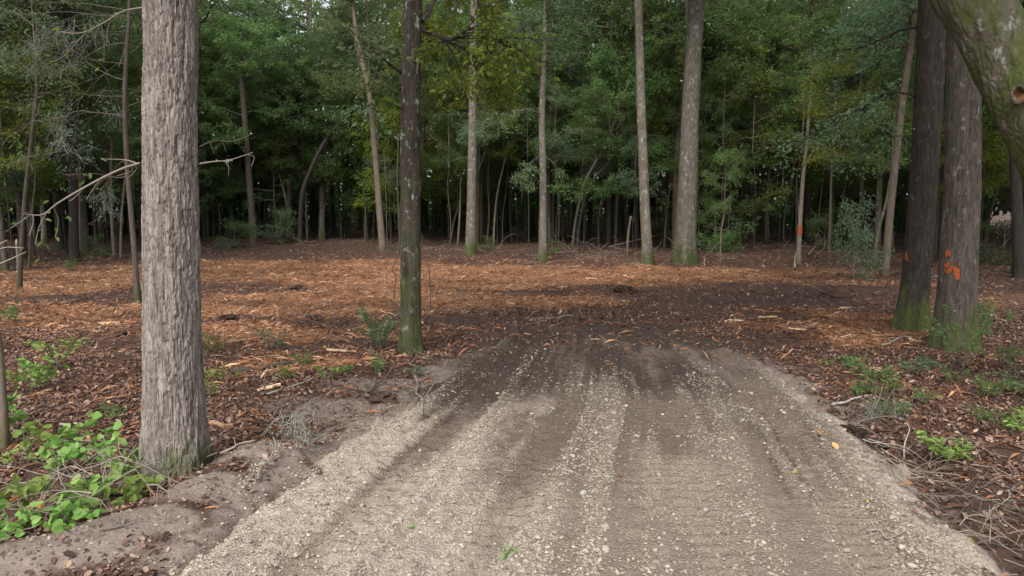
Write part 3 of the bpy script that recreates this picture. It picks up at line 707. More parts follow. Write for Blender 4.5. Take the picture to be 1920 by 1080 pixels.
T2, S2, R2, B2 = make_tree('tree', 'slim dark trunk streaked with green moss standing alone in the clearing',
    [(770, 660), (770, 500), (769, 300), (771, 140), (774, 0)], 38, 33, 'bark_mossy', top=13, crown=CR_UNDER[4], cz=6.2, ch=1.1, sides=32, seg=90, flare=.22, disp=bark_disp(.010, 16, 2.0))
d2 = B2[1]
branch_part(T2, B2, [at(790, 55, d2), at(810, 62, d2 - .1), at(838, 74, d2 - .2), at(858, 68, d2 - .3), at(878, 54, d2 - .4), at(905, 62, d2 - .5), at(930, 68, d2 - .5), at(955, 88, d2 - .6)], .042, 'bark_dark', 'leaf_yellow', 41, per=22, ll=.115, nt=34, twl=.8)
branch_part(T2, B2, [at(788, 78, d2), at(830, 78, d2 + .4), at(870, 90, d2 + .7), at(900, 115, d2 + .8), at(920, 150, d2 + .9)], .02, 'bark_dark', 'leaf_yellow', 42, per=22, ll=.115, nt=40, twl=.7)
branch_part(T2, B2, [at(790, 40, d2), at(805, 18, d2 + .2), at(822, -20, d2 + .3), at(835, -80, d2 + .4)], .055, 'bark_brown', None, 43, nt=4)
branch_part(T2, B2, [at(756, 140, d2), at(730, 120, d2 - .3), at(700, 95, d2 - .6), at(660, 60, d2 - .8)], .02, 'bark_dark', 'leaf_pale', 44, per=14, ll=.10, nt=20, twl=.6)
branch_part(T2, B2, [at(756, 205, d2), at(735, 195, d2 - .3), at(705, 190, d2 - .5), at(680, 205, d2 - .6)], .012, 'bark_dark', 'leaf_pale', 45, per=12, ll=.10, nt=9, twl=.4)

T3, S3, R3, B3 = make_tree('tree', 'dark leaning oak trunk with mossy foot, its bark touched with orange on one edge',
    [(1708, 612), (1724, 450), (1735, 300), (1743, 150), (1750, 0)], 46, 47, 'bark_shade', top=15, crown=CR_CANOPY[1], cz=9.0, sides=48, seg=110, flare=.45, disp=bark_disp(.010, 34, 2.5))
d3 = B3[1]
T4, S4, R4, B4 = make_tree('tree', 'thick oak trunk with mossy flared foot and a large orange paint mark',
    [(1790, 652), (1797, 500), (1804, 350), (1806, 200), (1806, 60), (1806, -60)], 62, 52, 'bark_pair', top=15, crown=CR_CANOPY[2], cz=9.5, sides=54, seg=110, flare=.42, disp=bark_disp(.011, 40, 2.5))
branch_part(T3, B3, [at(1718, 52, d3), at(1690, 56, d3 + .3), at(1650, 75, d3 + .6), at(1610, 90, d3 + .9), at(1570, 92, d3 + 1.2)], .03, 'bark_dark', 'leaf_mid', 51, per=14, ll=.10, nt=24, twl=.7)
branch_part(T3, B3, [at(1716, 180, d3), at(1695, 175, d3 + .2), at(1660, 178, d3 + .5), at(1610, 205, d3 + .7), at(1550, 235, d3 + .9), at(1490, 270, d3 + 1.0)], .026, 'bark_dark', 'leaf_pale', 52, per=18, ll=.10, nt=44, twl=.55)
branch_part(T3, B3, [at(1712, 265, d3), at(1690, 255, d3 - .1), at(1650, 262, d3 + .1), at(1610, 290, d3 + .2)], .014, 'bark_dark', 'leaf_mid', 53, per=12, ll=.09, nt=18, twl=.45)

def paint(t, S, R, base, z0, z1, a0, a1, seed, label='orange paint mark on the bark', drips=True, off=.010):
    """patch of paint lying on the trunk between heights z0..z1 and angles a0..a1 (0 = +X, -90 = towards the camera)"""
    r = np.random.default_rng(seed); nu, nv = (34, 44) if drips else (12, 8); V = []
    us_ = np.linspace(0, 1, nu)
    lo = z0 + (z1 - z0) * (np.interp(us_ * 9, np.arange(10), [.3, .25, .2, .2, .22, .38, .22, .0, 0, .05]) + .1 * (r.random(nu) - .5) if drips else r.random(nu) * .1)
    hi = z1 - (z1 - z0) * (np.interp(us_ * 9, np.arange(10), [.1, 0, 0, .03, .22, .36, .38, .36, .36, .4]) - .1 * (r.random(nu) - .5) if drips else r.random(nu) * .08)
    for j in range(nv):
        for i in range(nu):
            z = lo[i] + (hi[i] - lo[i]) * j / (nv - 1); q = np.interp(z, S[:, 2] - base[2], np.arange(len(S))); k = int(q); f = q - k; k2 = min(k + 1, len(S) - 1)
            c_ = S[k] * (1 - f) + S[k2] * f; rr = (R[k] * (1 - f) + R[k2] * f) * 1.03 + off; a = math.radians(a0 + (a1 - a0) * us_[i])
            V.append([c_[0] + math.cos(a) * rr, c_[1] + math.sin(a) * rr, c_[2]])
    V = np.array(V) - base
    inner = V - off * 3 * nrm(V * np.array([1, 1, 0]))
    i0 = np.arange(nv - 1)[:, None] * nu + np.arange(nu - 1)[None, :]
    Q = np.stack([i0, i0 + 1, i0 + nu + 1, i0 + nu], -1).reshape(-1, 4)
    cc_ = V[Q].mean(1); hole = fbm(cc_[:, 0] * 28 + cc_[:, 1] * 28, cc_[:, 2] * 9, seed, 3)
    if drips: Q = Q[hole > .36]
    g = Geo(); g.add(V, Q, tint=np.clip(hole[hole > .36] if drips else hole, 0, 1))
    o = link('paint_mark', g.mesh('paint_mark', M['paint']), t); o['label'] = label
zt = at(0, 480, d3)[2]
paint(T4, S4, R4, B4, at(1770, 522, B4[1])[2] - B4[2], at(1770, 468, B4[1])[2] - B4[2], -164, -118, 3)
paint(T3, S3, R3, B3, at(1700, 492, d3)[2] - B3[2], at(1700, 472, d3)[2] - B3[2], -176, -150, 4)

# --- leaning limb at the upper right edge: a tree standing just outside the view
dl_ = 8.2
path = [at(1662, -260, dl_ + .6), at(1753, -110, dl_ + .3), at(1828, 10, dl_), at(1890, 120, dl_ - .1), at(1952, 240, dl_ - .2), at(2030, 420, dl_ - .2), at(2085, 640, dl_ - .3), at(2110, 830, dl_ - .3)]
bx, by = path[-1][0], path[-1][1]; bz = float(H(bx, by)[0])
path = path[::-1]; path[0] = np.array([bx + .05, by, bz - .1])
tl = empty('leaning_tree', (bx, by, bz), 'thick leaning mossy trunk crossing the upper right corner with a round branch scar', 'tree')
Pl = spline(path, 240); Rl = np.interp(np.linspace(0, 1, 240), [0, .1, .35, .62, .85, 1], [.55, .46, .38, .36, .34, .29])
bl = np.array([bx, by, bz])
V, Q, T = tube(Pl - bl, Rl, 90, True, lambda rr, th, PP: rr * (1 + (vnoise(np.cos(th) * 1.5 + 9, PP[:, 2:3] * 1.6 + np.sin(th) * 1.5, 4) - .5) * .22 + (fbm(np.cos(th) * 7 + 30, PP[:, 2:3] * 9 + np.sin(th) * 7, 6, 4) - .5) * .13))
g = Geo(); g.add(V, Q, T); link('trunk', g.mesh('trunk', M['bark_limb']), tl)
sc = at(1912, 178, dl_ - .53) - bl                                  # branch scar: raised collar and dark heart
g = Geo(); th = np.linspace(0, 2 * math.pi, 24)
ring = np.stack([np.cos(th) * .075 * (1 + .25 * np.sin(2 * th + 1)), .02 * np.sin(3 * th), np.sin(th) * .09 * (1 + .15 * np.cos(3 * th))], -1)
g.add(*tube(ring + sc, .02 + .008 * np.sin(th * 2), 8, False)); scar = link('branch_scar', g.mesh('branch_scar', M['bark_limb']), tl); scar['label'] = 'round healed branch scar with brown heart'
g = Geo(); k = np.arange(24); V = [[0, .09, 0]] + [[math.cos(a) * .085, .0 + .02 * math.sin(a * 3), math.sin(a) * .10] for a in th[:-1]]
g.add(np.array(V) + sc, T=np.array([[0, 1 + i, 1 + (i + 1) % 23] for i in range(23)]), tint=.6); link('scar_heart', g.mesh('scar_heart', M['cut_wood']), scar)
bm_, lm_ = CR_CANOPY[0]
link('branchwork', bm_, tl, Pl[-1] - bl, (0, -.3, 1)); link('crown', lm_, tl, Pl[-1] - bl, (0, -.3, 1))

# --- trees along the far edge of the clearing
C_, U_, Sp = CR_CANOPY, CR_UNDER, CR_SAP
T5, S5, R5, B5 = make_tree('tree', 'large pale grey trunk with bright moss foot, thickest at the clearing far edge', [(1284, 491), (1290, 330), (1297, 160), (1307, 0)], 37, 27, 'bark_pale', top=19, crown=C_[0], cz=12, sides=24, flare=.35)
T6, S6, R6, B6 = make_tree('tree', 'straight pale trunk with green foot, next before the thickest pale trunk', [(1214, 497), (1207, 330), (1201, 160), (1197, 0)], 20, 14, 'bark_pale', top=18, crown=U_[0], cz=11.5, sides=16)
make_tree('tree', 'greyish trunk hung with a bright leafy spray at mid height', [(1018, 491), (1018, 330), (1016, 220), (1020, 120)], 16, 10, 'bark_pale', top=12, crown=U_[2], cz=8.3, cr=.8, ch=.7, sides=14)
b7 = NAMED[-1][1]; T7 = [o for o in scene.objects if o.get('label', '').startswith('greyish trunk')][0]; B7 = np.array(T7.location)
branch_part(T7, B7, [at(1018, 215, b7), at(985, 205, b7 - .4), at(945, 215, b7 - .8), at(905, 240, b7 - 1.0)], .03, 'bark_brown', 'leaf_pale', 61, per=32, ll=.11, nt=44, twl=.8, outline=DIAMOND)
branch_part(T7, B7, [at(1016, 290, b7), at(1000, 300, b7 - .5), at(985, 320, b7 - .9), at(975, 345, b7 - 1.0)], .02, 'bark_brown', 'leaf_pale', 62, per=30, ll=.11, nt=26, twl=.6, outline=DIAMOND)
branch_part(T7, B7, [at(1020, 290, b7), at(1040, 310, b7 - .2), at(1055, 340, b7 - .3)], .015, 'bark_brown', 'leaf_mid', 63, per=18, ll=.10, nt=14, twl=.5, outline=DIAMOND)
make_tree('tree', 'straight pale trunk behind the lone mossy trunk, moss at its foot', [(882, 479), (885, 330), (887, 160), (889, 0)], 19, 13, 'bark_pale', top=18, crown=U_[1], cz=12, sides=14)
make_tree('tree', 'smooth tan trunk bending gently as it rises, beside the lone mossy trunk', [(718, 473), (711, 390), (703, 280), (692, 170), (672, 90)], 13, 10, 'bark_tan', top=14, crown=U_[0], cz=8.5, cr=.9, sides=12)
make_tree('tree', 'grey-brown tree bowing over in a long arc towards the tan trunk', [(562, 455), (566, 370), (582, 320), (612, 262), (660, 205), (700, 150)], 9, 7, 'bark_dark', top=12, crown=U_[3], cz=9.5, cr=.7, sides=10)
make_tree('tree', 'dark brown trunk behind the twiggy tangle by the furrowed trunk', [(139, 490), (136, 330), (130, 160), (126, 20)], 17, 11, 'bark_dark', top=14, crown=U_[3], cz=7.5, sides=12)
make_tree('tree', 'dim brown trunk in the shaded wood just beyond the furrowed trunk', [(476, 457), (467, 330), (457, 200), (452, 120)], 13, 9, 'bark_brown', top=14, crown=U_[1], cz=7, sides=12)
make_tree('tree', 'black crooked trunk beside the bowed tree, forking high', [(541, 452), (543, 340), (547, 250), (560, 160)], 10, 8, 'bark_dark', top=13, crown=U_[3], cz=7, sides=10)
make_tree('tree', 'black forked tree standing before the sunlit gap in the wood', [(1411, 455), (1410, 390), (1406, 330), (1404, 300)], 10, 9, 'bark_dark', top=13, crown=U_[0], cz=8, sides=10)
tf = [o for o in scene.objects if o.get('label', '').startswith('black forked')][0]; bf = np.array(tf.location)
branch_part(tf, bf, [at(1407, 325, bf[1]), at(1416, 295, bf[1]), at(1422, 250, bf[1])], .14, 'bark_dark', None, 64, name='fork', nt=3)
make_tree('tree', 'pale leaning trunk close by the dark oak pair', [(1659, 516), (1668, 410), (1681, 290), (1694, 180), (1708, 80)], 14, 11, 'bark_tan', top=13, crown=U_[2], cz=7.5, cr=.8, sides=12)
make_tree('tree', 'thin stem leaning against the pale leaning trunk', [(1638, 505), (1645, 440), (1660, 385)], 6, 5, 'bark_pale', top=7, crown=Sp[0], cz=4, sides=8)
ty, Sy, Ry, By = make_tree('tree', 'slender forked brown tree with an orange paint band', [(1497, 492), (1500, 420), (1506, 330), (1508, 315)], 9, 7, 'bark_tan', top=9, crown=U_[1], cz=6.5, cr=.7, ch=.8, sides=10)
branch_part(ty, By, [at(1507, 318, By[1]), at(1518, 295, By[1]), at(1532, 268, By[1])], .06, 'bark_tan', None, 65, name='fork', nt=3)
paint(ty, Sy, Ry, By, at(1498, 440, By[1])[2] - By[2], at(1498, 423, By[1])[2] - By[2], -190, -10, 6, 'orange paint band on the stem', False)
make_tree('tree', 'thin brown stem standing just past the banded forked tree', [(1553, 500), (1556, 430), (1558, 350)], 6, 4, 'bark_brown', top=7, crown=Sp[2], cz=4, sides=8)
make_tree('tree', 'curving brown stem slanting behind the banded forked tree', [(1520, 430), (1527, 395), (1545, 355), (1580, 318), (1620, 290)], 5, 4, 'bark_brown', top=12, crown=U_[4], cz=9, cr=.6, sides=8)
make_tree('tree', 'dark trunk beyond the oak pair at the very edge of the view', [(1913, 518), (1909, 440), (1904, 330), (1900, 200)], 20, 16, 'bark_dark', top=13, crown=U_[3], cz=8, sides=12)
make_tree('tree', 'dark leaning stem in the gap behind the leaning mossy trunk', [(1845, 480), (1852, 420), (1872, 350), (1900, 310)], 6, 5, 'bark_dark', top=9, crown=U_[0], cz=6.5, cr=.7, sides=8)
make_tree('tree', 'dark thick stem just past the paint marked oak', [(1836, 478), (1838, 400), (1845, 330)], 10, 8, 'bark_dark', top=10, crown=U_[1], cz=6.5, cr=.8, sides=8)
make_tree('tree', 'thin pale stem rising beside the dark trunk at the wood edge', [(36, 545), (44, 400), (57, 280), (68, 180)], 8, 6, 'bark_brown', top=9, crown=Sp[0], cz=6.2, sides=8)
make_tree('tree', 'pale stem close beside the trunk with the orange speck', [(1386, 447), (1392, 360), (1398, 300)], 6, 5, 'bark_pale', top=12, crown=U_[4], cz=7, cr=.8, sides=8)
make_tree('tree', 'pale crooked stem slanting past the black forked tree', [(1441, 452), (1440, 390), (1448, 350), (1462, 300)], 4, 3, 'bark_pale', top=9, crown=Sp[2], cz=6, sides=8)
to, So, Ro, Bo = make_tree('tree', 'thin stem with an orange paint patch behind the thickest pale trunk', [(1366, 452), (1366, 400), (1368, 330)], 5, 4, 'bark_pale', top=12, crown=U_[0], cz=7, cr=.7, sides=8)
paint(to, So, Ro, Bo, at(0, 434, Bo[1])[2] - Bo[2], at(0, 415, Bo[1])[2] - Bo[2], -190, -10, 7, 'orange paint patch on the stem', False)
for lab, pth, w, mt in (
    ('thin pale stem rising straight behind the lone mossy trunk', [(858, 462), (862, 400), (866, 250), (872, 120)], 4, 'bark_tan'),
    ('short pale stem crossing behind the straight pale trunk', [(846, 452), (850, 420), (860, 385)], 4, 'bark_tan'),
    ('first thin brown stem past the pale trunk behind the mossy one', [(896, 458), (899, 400), (906, 300)], 4, 'bark_brown'),
    ('second thin stem past the pale trunk behind the mossy one', [(913, 458), (917, 400), (915, 330), (922, 250)], 4, 'bark_tan'),
    ('third thin stem past the pale trunk, leaning away from it', [(925, 462), (928, 400), (935, 350), (950, 285)], 4, 'bark_tan'),
    ('grey stem just behind the trunk with the leafy spray', [(1037, 455), (1037, 400), (1038, 300)], 7, 'bark_brown'),
    ('first of two brown stems curving together towards the pale trunks', [(1073, 468), (1080, 410), (1098, 340), (1140, 260), (1180, 150)], 6, 'bark_brown'),
    ('second of two brown stems curving together towards the pale trunks', [(1082, 468), (1088, 410), (1108, 345), (1155, 290), (1200, 230)], 6, 'bark_dark'),
    ('short broken pale stem before the straight pale trunk', [(1176, 478), (1178, 440), (1183, 405)], 5, 'bark_tan'),
    ('first thin dark stem between the two pale trunks', [(1245, 465), (1250, 400), (1262, 300)], 4, 'bark_brown'),
    ('second leaning thin stem between the two pale trunks', [(1262, 462), (1275, 380), (1290, 300)], 4, 'bark_tan'),
    ('thin pale sapling leaning out beside the thickest pale trunk', [(1350, 500), (1352, 440), (1358, 400)], 3, 'bark_tan'),
    ('thin pale sapling before the dark wood beside the tan trunk', [(683, 446), (684, 400), (688, 340)], 3, 'bark_tan'),
    ('thin grey stem in front of the black crooked trunk', [(546, 452), (540, 410), (533, 360), (515, 300)], 3, 'bark_tan'),
    ('pale slim stem nearest behind the furrowed trunk', [(214, 484), (209, 400), (208, 300), (212, 200)], 6, 'bark_tan'),
    ('pale slim stem second behind the furrowed trunk', [(226, 486), (228, 400), (236, 320)], 5, 'bark_tan'),
    ('thin stem hugging the dark brown trunk behind the tangle', [(150, 486), (149, 400), (150, 300)], 4, 'bark_tan'),
    ('dim stem in deep shade behind the thin pale stem', [(55, 500), (58, 420), (66, 340)], 5, 'bark_brown')):
    short = pth[-1][1] > 350
    make_tree('sapling', lab, pth, w, w * .75, mt, top=(0.1 if short else 7.5), crown=None if 'broken' in lab else Sp[random.randrange(4)], cz=2.2 if short else 5.0, sides=7, flare=.1, cat='sapling', ch=.6 if short else 1, cr=.5 if short else 1)
make_tree('sapling', 'smooth tan sapling stem at the view edge above the vines', [(8, 838), (3, 740), (-6, 640), (-40, 450), (-110, 250), (-200, 60)], 18, 9, 'bark_tan', top=5.0, crown=Sp[1], cz=4.6, sides=12, flare=.15, cat='sapling')

# twiggy moss-hung small tree beside the furrowed trunk
tt, St, Rt, Bt = make_tree('small_tree', 'twiggy moss-hung small tree tangled beside the furrowed trunk', [(258, 565), (252, 470), (246, 400), (238, 300), (234, 180), (240, 60), (246, -40)], 11, 6, 'bark_brown', top=5.2, sides=10, flare=.1, wob=.1)
r_ = np.random.default_rng(77); g = Geo(); lg = Geo(); ends = []
yt = Bt[1]
for px, py, dx, dz, L in ((238, 300, -.8, .1, 1.6), (236, 220, -1, .25, 2.2), (236, 180, -1, .1, 2.4), (238, 120, -1, .15, 2.6), (240, 80, -1, 0, 2.4), (242, 40, -1, -.05, 2.6), (242, 20, -.8, .2, 2.0), (238, 150, -.7, -.2, 1.8), (240, 60, -.9, -.25, 2.2), (237, 200, .5, .3, 1.2), (240, 100, .5, .2, 1.2), (240, 330, -.9, .1, 1.3), (242, 30, -1, -.15, 3.0), (240, 110, -1, -.1, 2.8)):
    twiggy(g, r_, at(px, py, yt) - Bt, [dx, r_.uniform(-.5, .3), dz], L, .012, 2, ends, .4, .04)
ob = link('branchwork', g.mesh('branchwork', M['twig']), tt)
E = np.array(ends); sel = r_.random(len(E)) < .5
twig_leaves(lg, E[sel, 0], E[sel, 1], 9, .09, .42, ELLIPSE, r_)
link('foliage', lg.mesh('foliage', M['leaf_blue'], False), tt)
def moss_strands(r, centres, n, L, spread, tintr=(.1, .9), rad=.0022):
    g = Geo()
    for c in centres:
        for k in range(n):
            p = c + r.normal(0, spread, 3) * np.array([1, 1, .5]); P = [p]; d = np.array([r.normal(0, .5), r.normal(0, .5), -.6])
            for i in range(5): d = nrm(d + r.normal(0, .55, 3) + np.array([0, 0, -.15])); P.append(P[-1] + d * L * r.uniform(.1, .28))
            g.add(*tube(np.array(P), np.linspace(rad, rad * .5, 6), 3, False), tint=r.uniform(*tintr))
    return g
ce = E[r_.permutation(len(E))[:42], 1]
link('hanging_moss', moss_strands(r_, ce, 13, .6, .10, (0, .7), .0035).mesh('hanging_moss', M['moss_grey']), tt)['kind'] = 'stuff'
for lab, (px, py), (hh_, cc, rr_), k in (
    ('leafy bush of glossy leaves low beside the pale leaning trunk', (1600, 520), (2.4, 1.1, .8), 1),
    ('dark shrub at the foot of the dim brown trunk', (440, 462), (1.6, 1.4, 1.5), 2),
    ('small shrub behind the straight pale trunk foot', (915, 470), (.7, .8, .6), 0),
    ('low shrub behind the trunk with the leafy spray', (1035, 478), (.7, .7, .5), 0),
    ('leafy shrub in shade beside the dim bowed tree', (528, 455), (2.2, 1.1, 1.4), 1),
    ('young shrub beside the thickest pale trunk, leaves catching light', (1340, 470), (2.6, 1.4, 1.6), 0),
    ('bright low sprout at the wood edge beside the furrowed trunk', (190, 480), (1.0, .7, .6), 0),
    ('dim bush behind the oak pair in the gap', (1880, 490), (2.2, 1.6, 1.3), 2),
    ('brownish shrub beside the banded forked tree', (1545, 470), (2.0, 1.2, 1.0), 2)):
    gx, gy = gp(px, py); t = empty('shrub', (gx, gy, float(H(gx, gy)[0])), lab, 'shrub')
    bm_, lm_ = CR_SHRUB[k]
    rz = random.uniform(0, 6)
    link('branchwork', bm_, t, (0, 0, 0), (0, 0, rz), (rr_, rr_, hh_ / 1.6)); link('crown', lm_, t, (0, 0, 0), (0, 0, rz), (rr_, rr_, hh_ / 1.6))

# --- the wood behind: many individual trees
EDGE = [(-300, 520), (0, 516), (140, 486), (300, 465), (470, 452), (620, 455), (760, 466), (900, 470), (1100, 470), (1290, 476), (1450, 470), (1560, 480), (1700, 490), (1900, 505), (2300, 520)]
ex = np.array([gp(*p)[0] / gp(*p)[1] for p in EDGE]); ey = np.array([gp(*p)[1] for p in EDGE])
MARKS = [(330, 'furrowed'), (718, 'tan bent'), (882, 'mossy-footed pale'), (1018, 'leaf-sprayed'), (1214, 'straight pale'), (1284, 'thickest pale'), (1497, 'paint-banded'), (1712, 'oak')]
ORD = 'first second third fourth fifth sixth seventh eighth ninth tenth eleventh twelfth thirteenth fourteenth fifteenth sixteenth seventeenth eighteenth nineteenth twentieth'.split()
ORD += ['twenty-' + w for w in ORD[:9]] + ['thirtieth'] + ['thirty-' + w for w in ORD[:9]] + ['fortieth'] + ['forty-' + w for w in ORD[:9]]
def px_of(x, y): return 960 + FPX * x / (y * math.cos(PITCH) + CAM_H * math.sin(PITCH))
def slot(x, y):
    px = px_of(x, y)
    if px < -40 or px > 1960: return None
    if px < 300: return 'before the furrowed trunk'
    b_ = [i for i, m_ in enumerate(MARKS) if m_[0] > px]
    if not b_ : return 'beyond the oak pair'
    return 'between the %s and %s trunks' % (MARKS[max(b_[0] - 1, 0)][1], MARKS[max(b_[0], 1)][1])
def wood_tree(name, kind, x, y, label, group, cat):
    z = float(H(x, y)[0]); t = empty(name, (x, y, z), label, cat, group)
    if kind == 'tall': Ht, r0, mt, cs, cz, sc_ = random.uniform(18, 24), random.uniform(.13, .26), random.choice(['bark_brown', 'bark_dark', 'bark_brown', 'bark_pale']), C_, random.uniform(9.5, 13.5), random.uniform(.8, 1.15)
    elif kind == 'under': Ht, r0, mt, cs, cz, sc_ = random.uniform(10, 15), random.uniform(.06, .13), random.choice(['bark_brown', 'bark_dark', 'bark_brown']), U_, random.choice([random.uniform(1.8, 3.4), random.uniform(3.0, 7.0), random.uniform(3.0, 7.0)]), random.uniform(.85, 1.25)
    else: Ht, r0, mt, cs, cz, sc_ = random.uniform(6, 10), random.uniform(.025, .055), random.choice(['bark_brown', 'bark_brown', 'bark_dark']), Sp, random.uniform(3, 6), random.uniform(.8, 1.3)
    b_ = {'tall': .3, 'under': .35, 'sap': .28}[kind]
    P = np.array([[0, 0, -.2], [random.gauss(0, b_ * .3), random.gauss(0, b_ * .3), Ht * .25], [random.gauss(0, b_), random.gauss(0, b_), Ht * .55], [random.gauss(0, b_ * 1.3), random.gauss(0, b_ * 1.3), Ht]])
    S = spline(P, 14); sz = S[:, 2] / Ht
    R = r0 * (1 - .75 * np.clip(sz, 0, 1)) * (1 + .3 * np.exp(-np.maximum(S[:, 2], 0) / .3))
    g = Geo(); g.add(*tube(S, R, 9 if kind == 'tall' else 6)); link('trunk', g.mesh('trunk', M[mt]), t)
    bm_, lm_ = random.choice(cs); i = int(np.argmin(np.abs(S[:, 2] - cz))); rot = (0, 0, random.uniform(0, 6.3))
    chh = sc_ * (random.uniform(.9, 1.2))
    link('branchwork', bm_, t, S[i], rot, (sc_, sc_, chh)); link('crown', lm_, t, S[i], rot, (sc_, sc_, chh))
    return t
placed = []
def try_place(kind, x, y, dmin):
    a = x / y; e = np.interp(a, ex, ey)
    if y < e + {'tall': 4.5, 'under': 1.8, 'sap': .8}[kind]: return False
    g_ = gp(1418, 447)
    if abs(x - g_[0]) < 6 and abs(y - g_[1] - 3) < 4.5: return False          # small far opening
    gx = 1872; aa = (gx - 960) / FPX
    if abs(a - aa) < .022 and y > 30: return False                              # view out past the oaks
    for q in placed:
        if (q[0] - x) ** 2 + (q[1] - y) ** 2 < dmin ** 2: return False
    placed.append((x, y)); return True
rw = random.Random(5)
KINDS_ = (('tall', 'tall_tree', 120, 3.4, 'tree'), ('under', 'understory_tree', 150, 1.7, 'tree'), ('sap', 'thin_sapling', 150, .9, 'sapling'))
WORDS = {'tall': 'tall shaded trunk', 'under': 'slim leafy tree', 'sap': 'thin dim sapling'}
for kind, nm, cnt, dm, cat in KINDS_:
    k = 0; tries = 0; spots = []
    while k < cnt and tries < 6000:
        tries += 1
        y = 24 + 52 * rw.random() ** (1.15 if kind == 'tall' else 1.6); x = rw.uniform(-.92, .92) * y
        if kind == 'sap': y = min(y, 60); x = rw.uniform(-.78, .78) * y
        if not try_place(kind, x, y, dm): continue
        k += 1; spots.append((px_of(x, y), x, y))
    cnts = {}
    for px_, x, y in sorted(spots):
        s_ = slot(x, y)
        if s_ is None: lab, grp = WORDS[kind] + ' of the wood out of view beside the clearing', 'wood beside the clearing, ' + WORDS[kind]
        else:
            i_ = cnts.get(s_, 0); cnts[s_] = i_ + 1
            lab, grp = '%s %s from the left, %s' % (ORD[i_], WORDS[kind], s_), 'trees in the wood behind the clearing'
        wood_tree(nm, kind, x, y, lab, grp, cat)
# trees flanking the clearing, out of view, that shade it
for x, y in ((-17, 14), (-19, 20), (-14, 9), (-22, 26), (13.5, 15), (16, 20), (12, 9), (19, 26), (-24, 17), (22, 18)):
    wood_tree('tall_tree', 'tall', x + rw.uniform(-1, 1), y, 'tall tree flanking the clearing out of view', 'trees flanking the clearing', 'tree')

# far-off wood that reads as one dark mass
g = Geo(); r_ = np.random.default_rng(9); N = 165000
a = r_.uniform(-1.15, 1.15, N); dist = r_.uniform(76, 100, N); x = np.sin(a) * dist; y = np.cos(a) * dist
top = 22 + 9 * fbm(a * 14, a * 0 + .5, 7, 3) + 2 * r_.normal(0, 1, N); z = top * r_.random(N)
low_ = r_.random(N) < .3; z = np.where(low_, 6.5 * r_.random(N), z); q_ = np.where(low_, r_.uniform(93, 104, N) / dist, 1); x, y = x * q_, y * q_
gap = (np.abs(x / y - (1872 - 960) / FPX) < .018) & (z < 2)
keep = ~gap; x, y, z = x[keep], y[keep], z[keep]; N = len(x)
leaves(g, np.stack([x, y, z], -1), r_.normal(0, 1, (N, 3)), r_.normal(0, 1, (N, 3)), r_.uniform(.4, .9, N), .6, DIAMOND, r_.random(N))
for k in range(420):
    aa = r_.uniform(-1.1, 1.1); dd = r_.uniform(66, 92); px_, py_ = math.sin(aa) * dd, math.cos(aa) * dd
    if abs(px_ / py_ - .7015) < .02: continue
    g.add(*tube(np.array([[px_, py_, -.5], [px_ + r_.normal(0, .4), py_, 9], [px_ + r_.normal(0, .8), py_, 20]]), [.24, .18, .1], 6), tint=0.0)
tag(link('far_woodland', g.mesh('far_woodland', M['leaf_dark'], False)), 'dark mass of woodland far behind the clearing', 'woodland', None, 'stuff')

# ------------------------------------------------------------------ low plants
def herb(name, px, py, h, spread, stems, per, ll, leafmat, label, seed, outline=ELLIPSE, wr=.5, group=None, cat='plant', arch=.5, lean=(0, 0)):
    r = np.random.default_rng(seed); gx, gy = gp(px, py); gz = float(H(gx, gy)[0])
    t = empty(name, (gx, gy, gz), label, cat, group); g, lg = Geo(), Geo(); A, B = [], []
    for k in range(stems):
        az = r.uniform(0, 6.3); s = np.array([r.normal(0, spread * .18), r.normal(0, spread * .18), -.02])
        e = np.array([math.cos(az) * spread * r.uniform(.4, 1) + lean[0], math.sin(az) * spread * r.uniform(.4, 1) + lean[1], h * r.uniform(.5, 1)])
        mid = (s + e) / 2 + np.array([0, 0, h * arch * .3]) + r.normal(0, .03, 3)
        P = spline([s, mid, s + e], 7); g.add(*tube(P, np.linspace(.005, .0018, 7), 4, False), tint=.15)
        for j in range(2, 7): A.append(P[j - 1]); B.append(P[j])
    link('stem', g.mesh('stem', M['twig']), t)
    twig_leaves(lg, A, B, per, ll, wr, outline, r, spread=ll * 3)
    link('foliage', lg.mesh('foliage', M[leafmat], False), t)
    return t
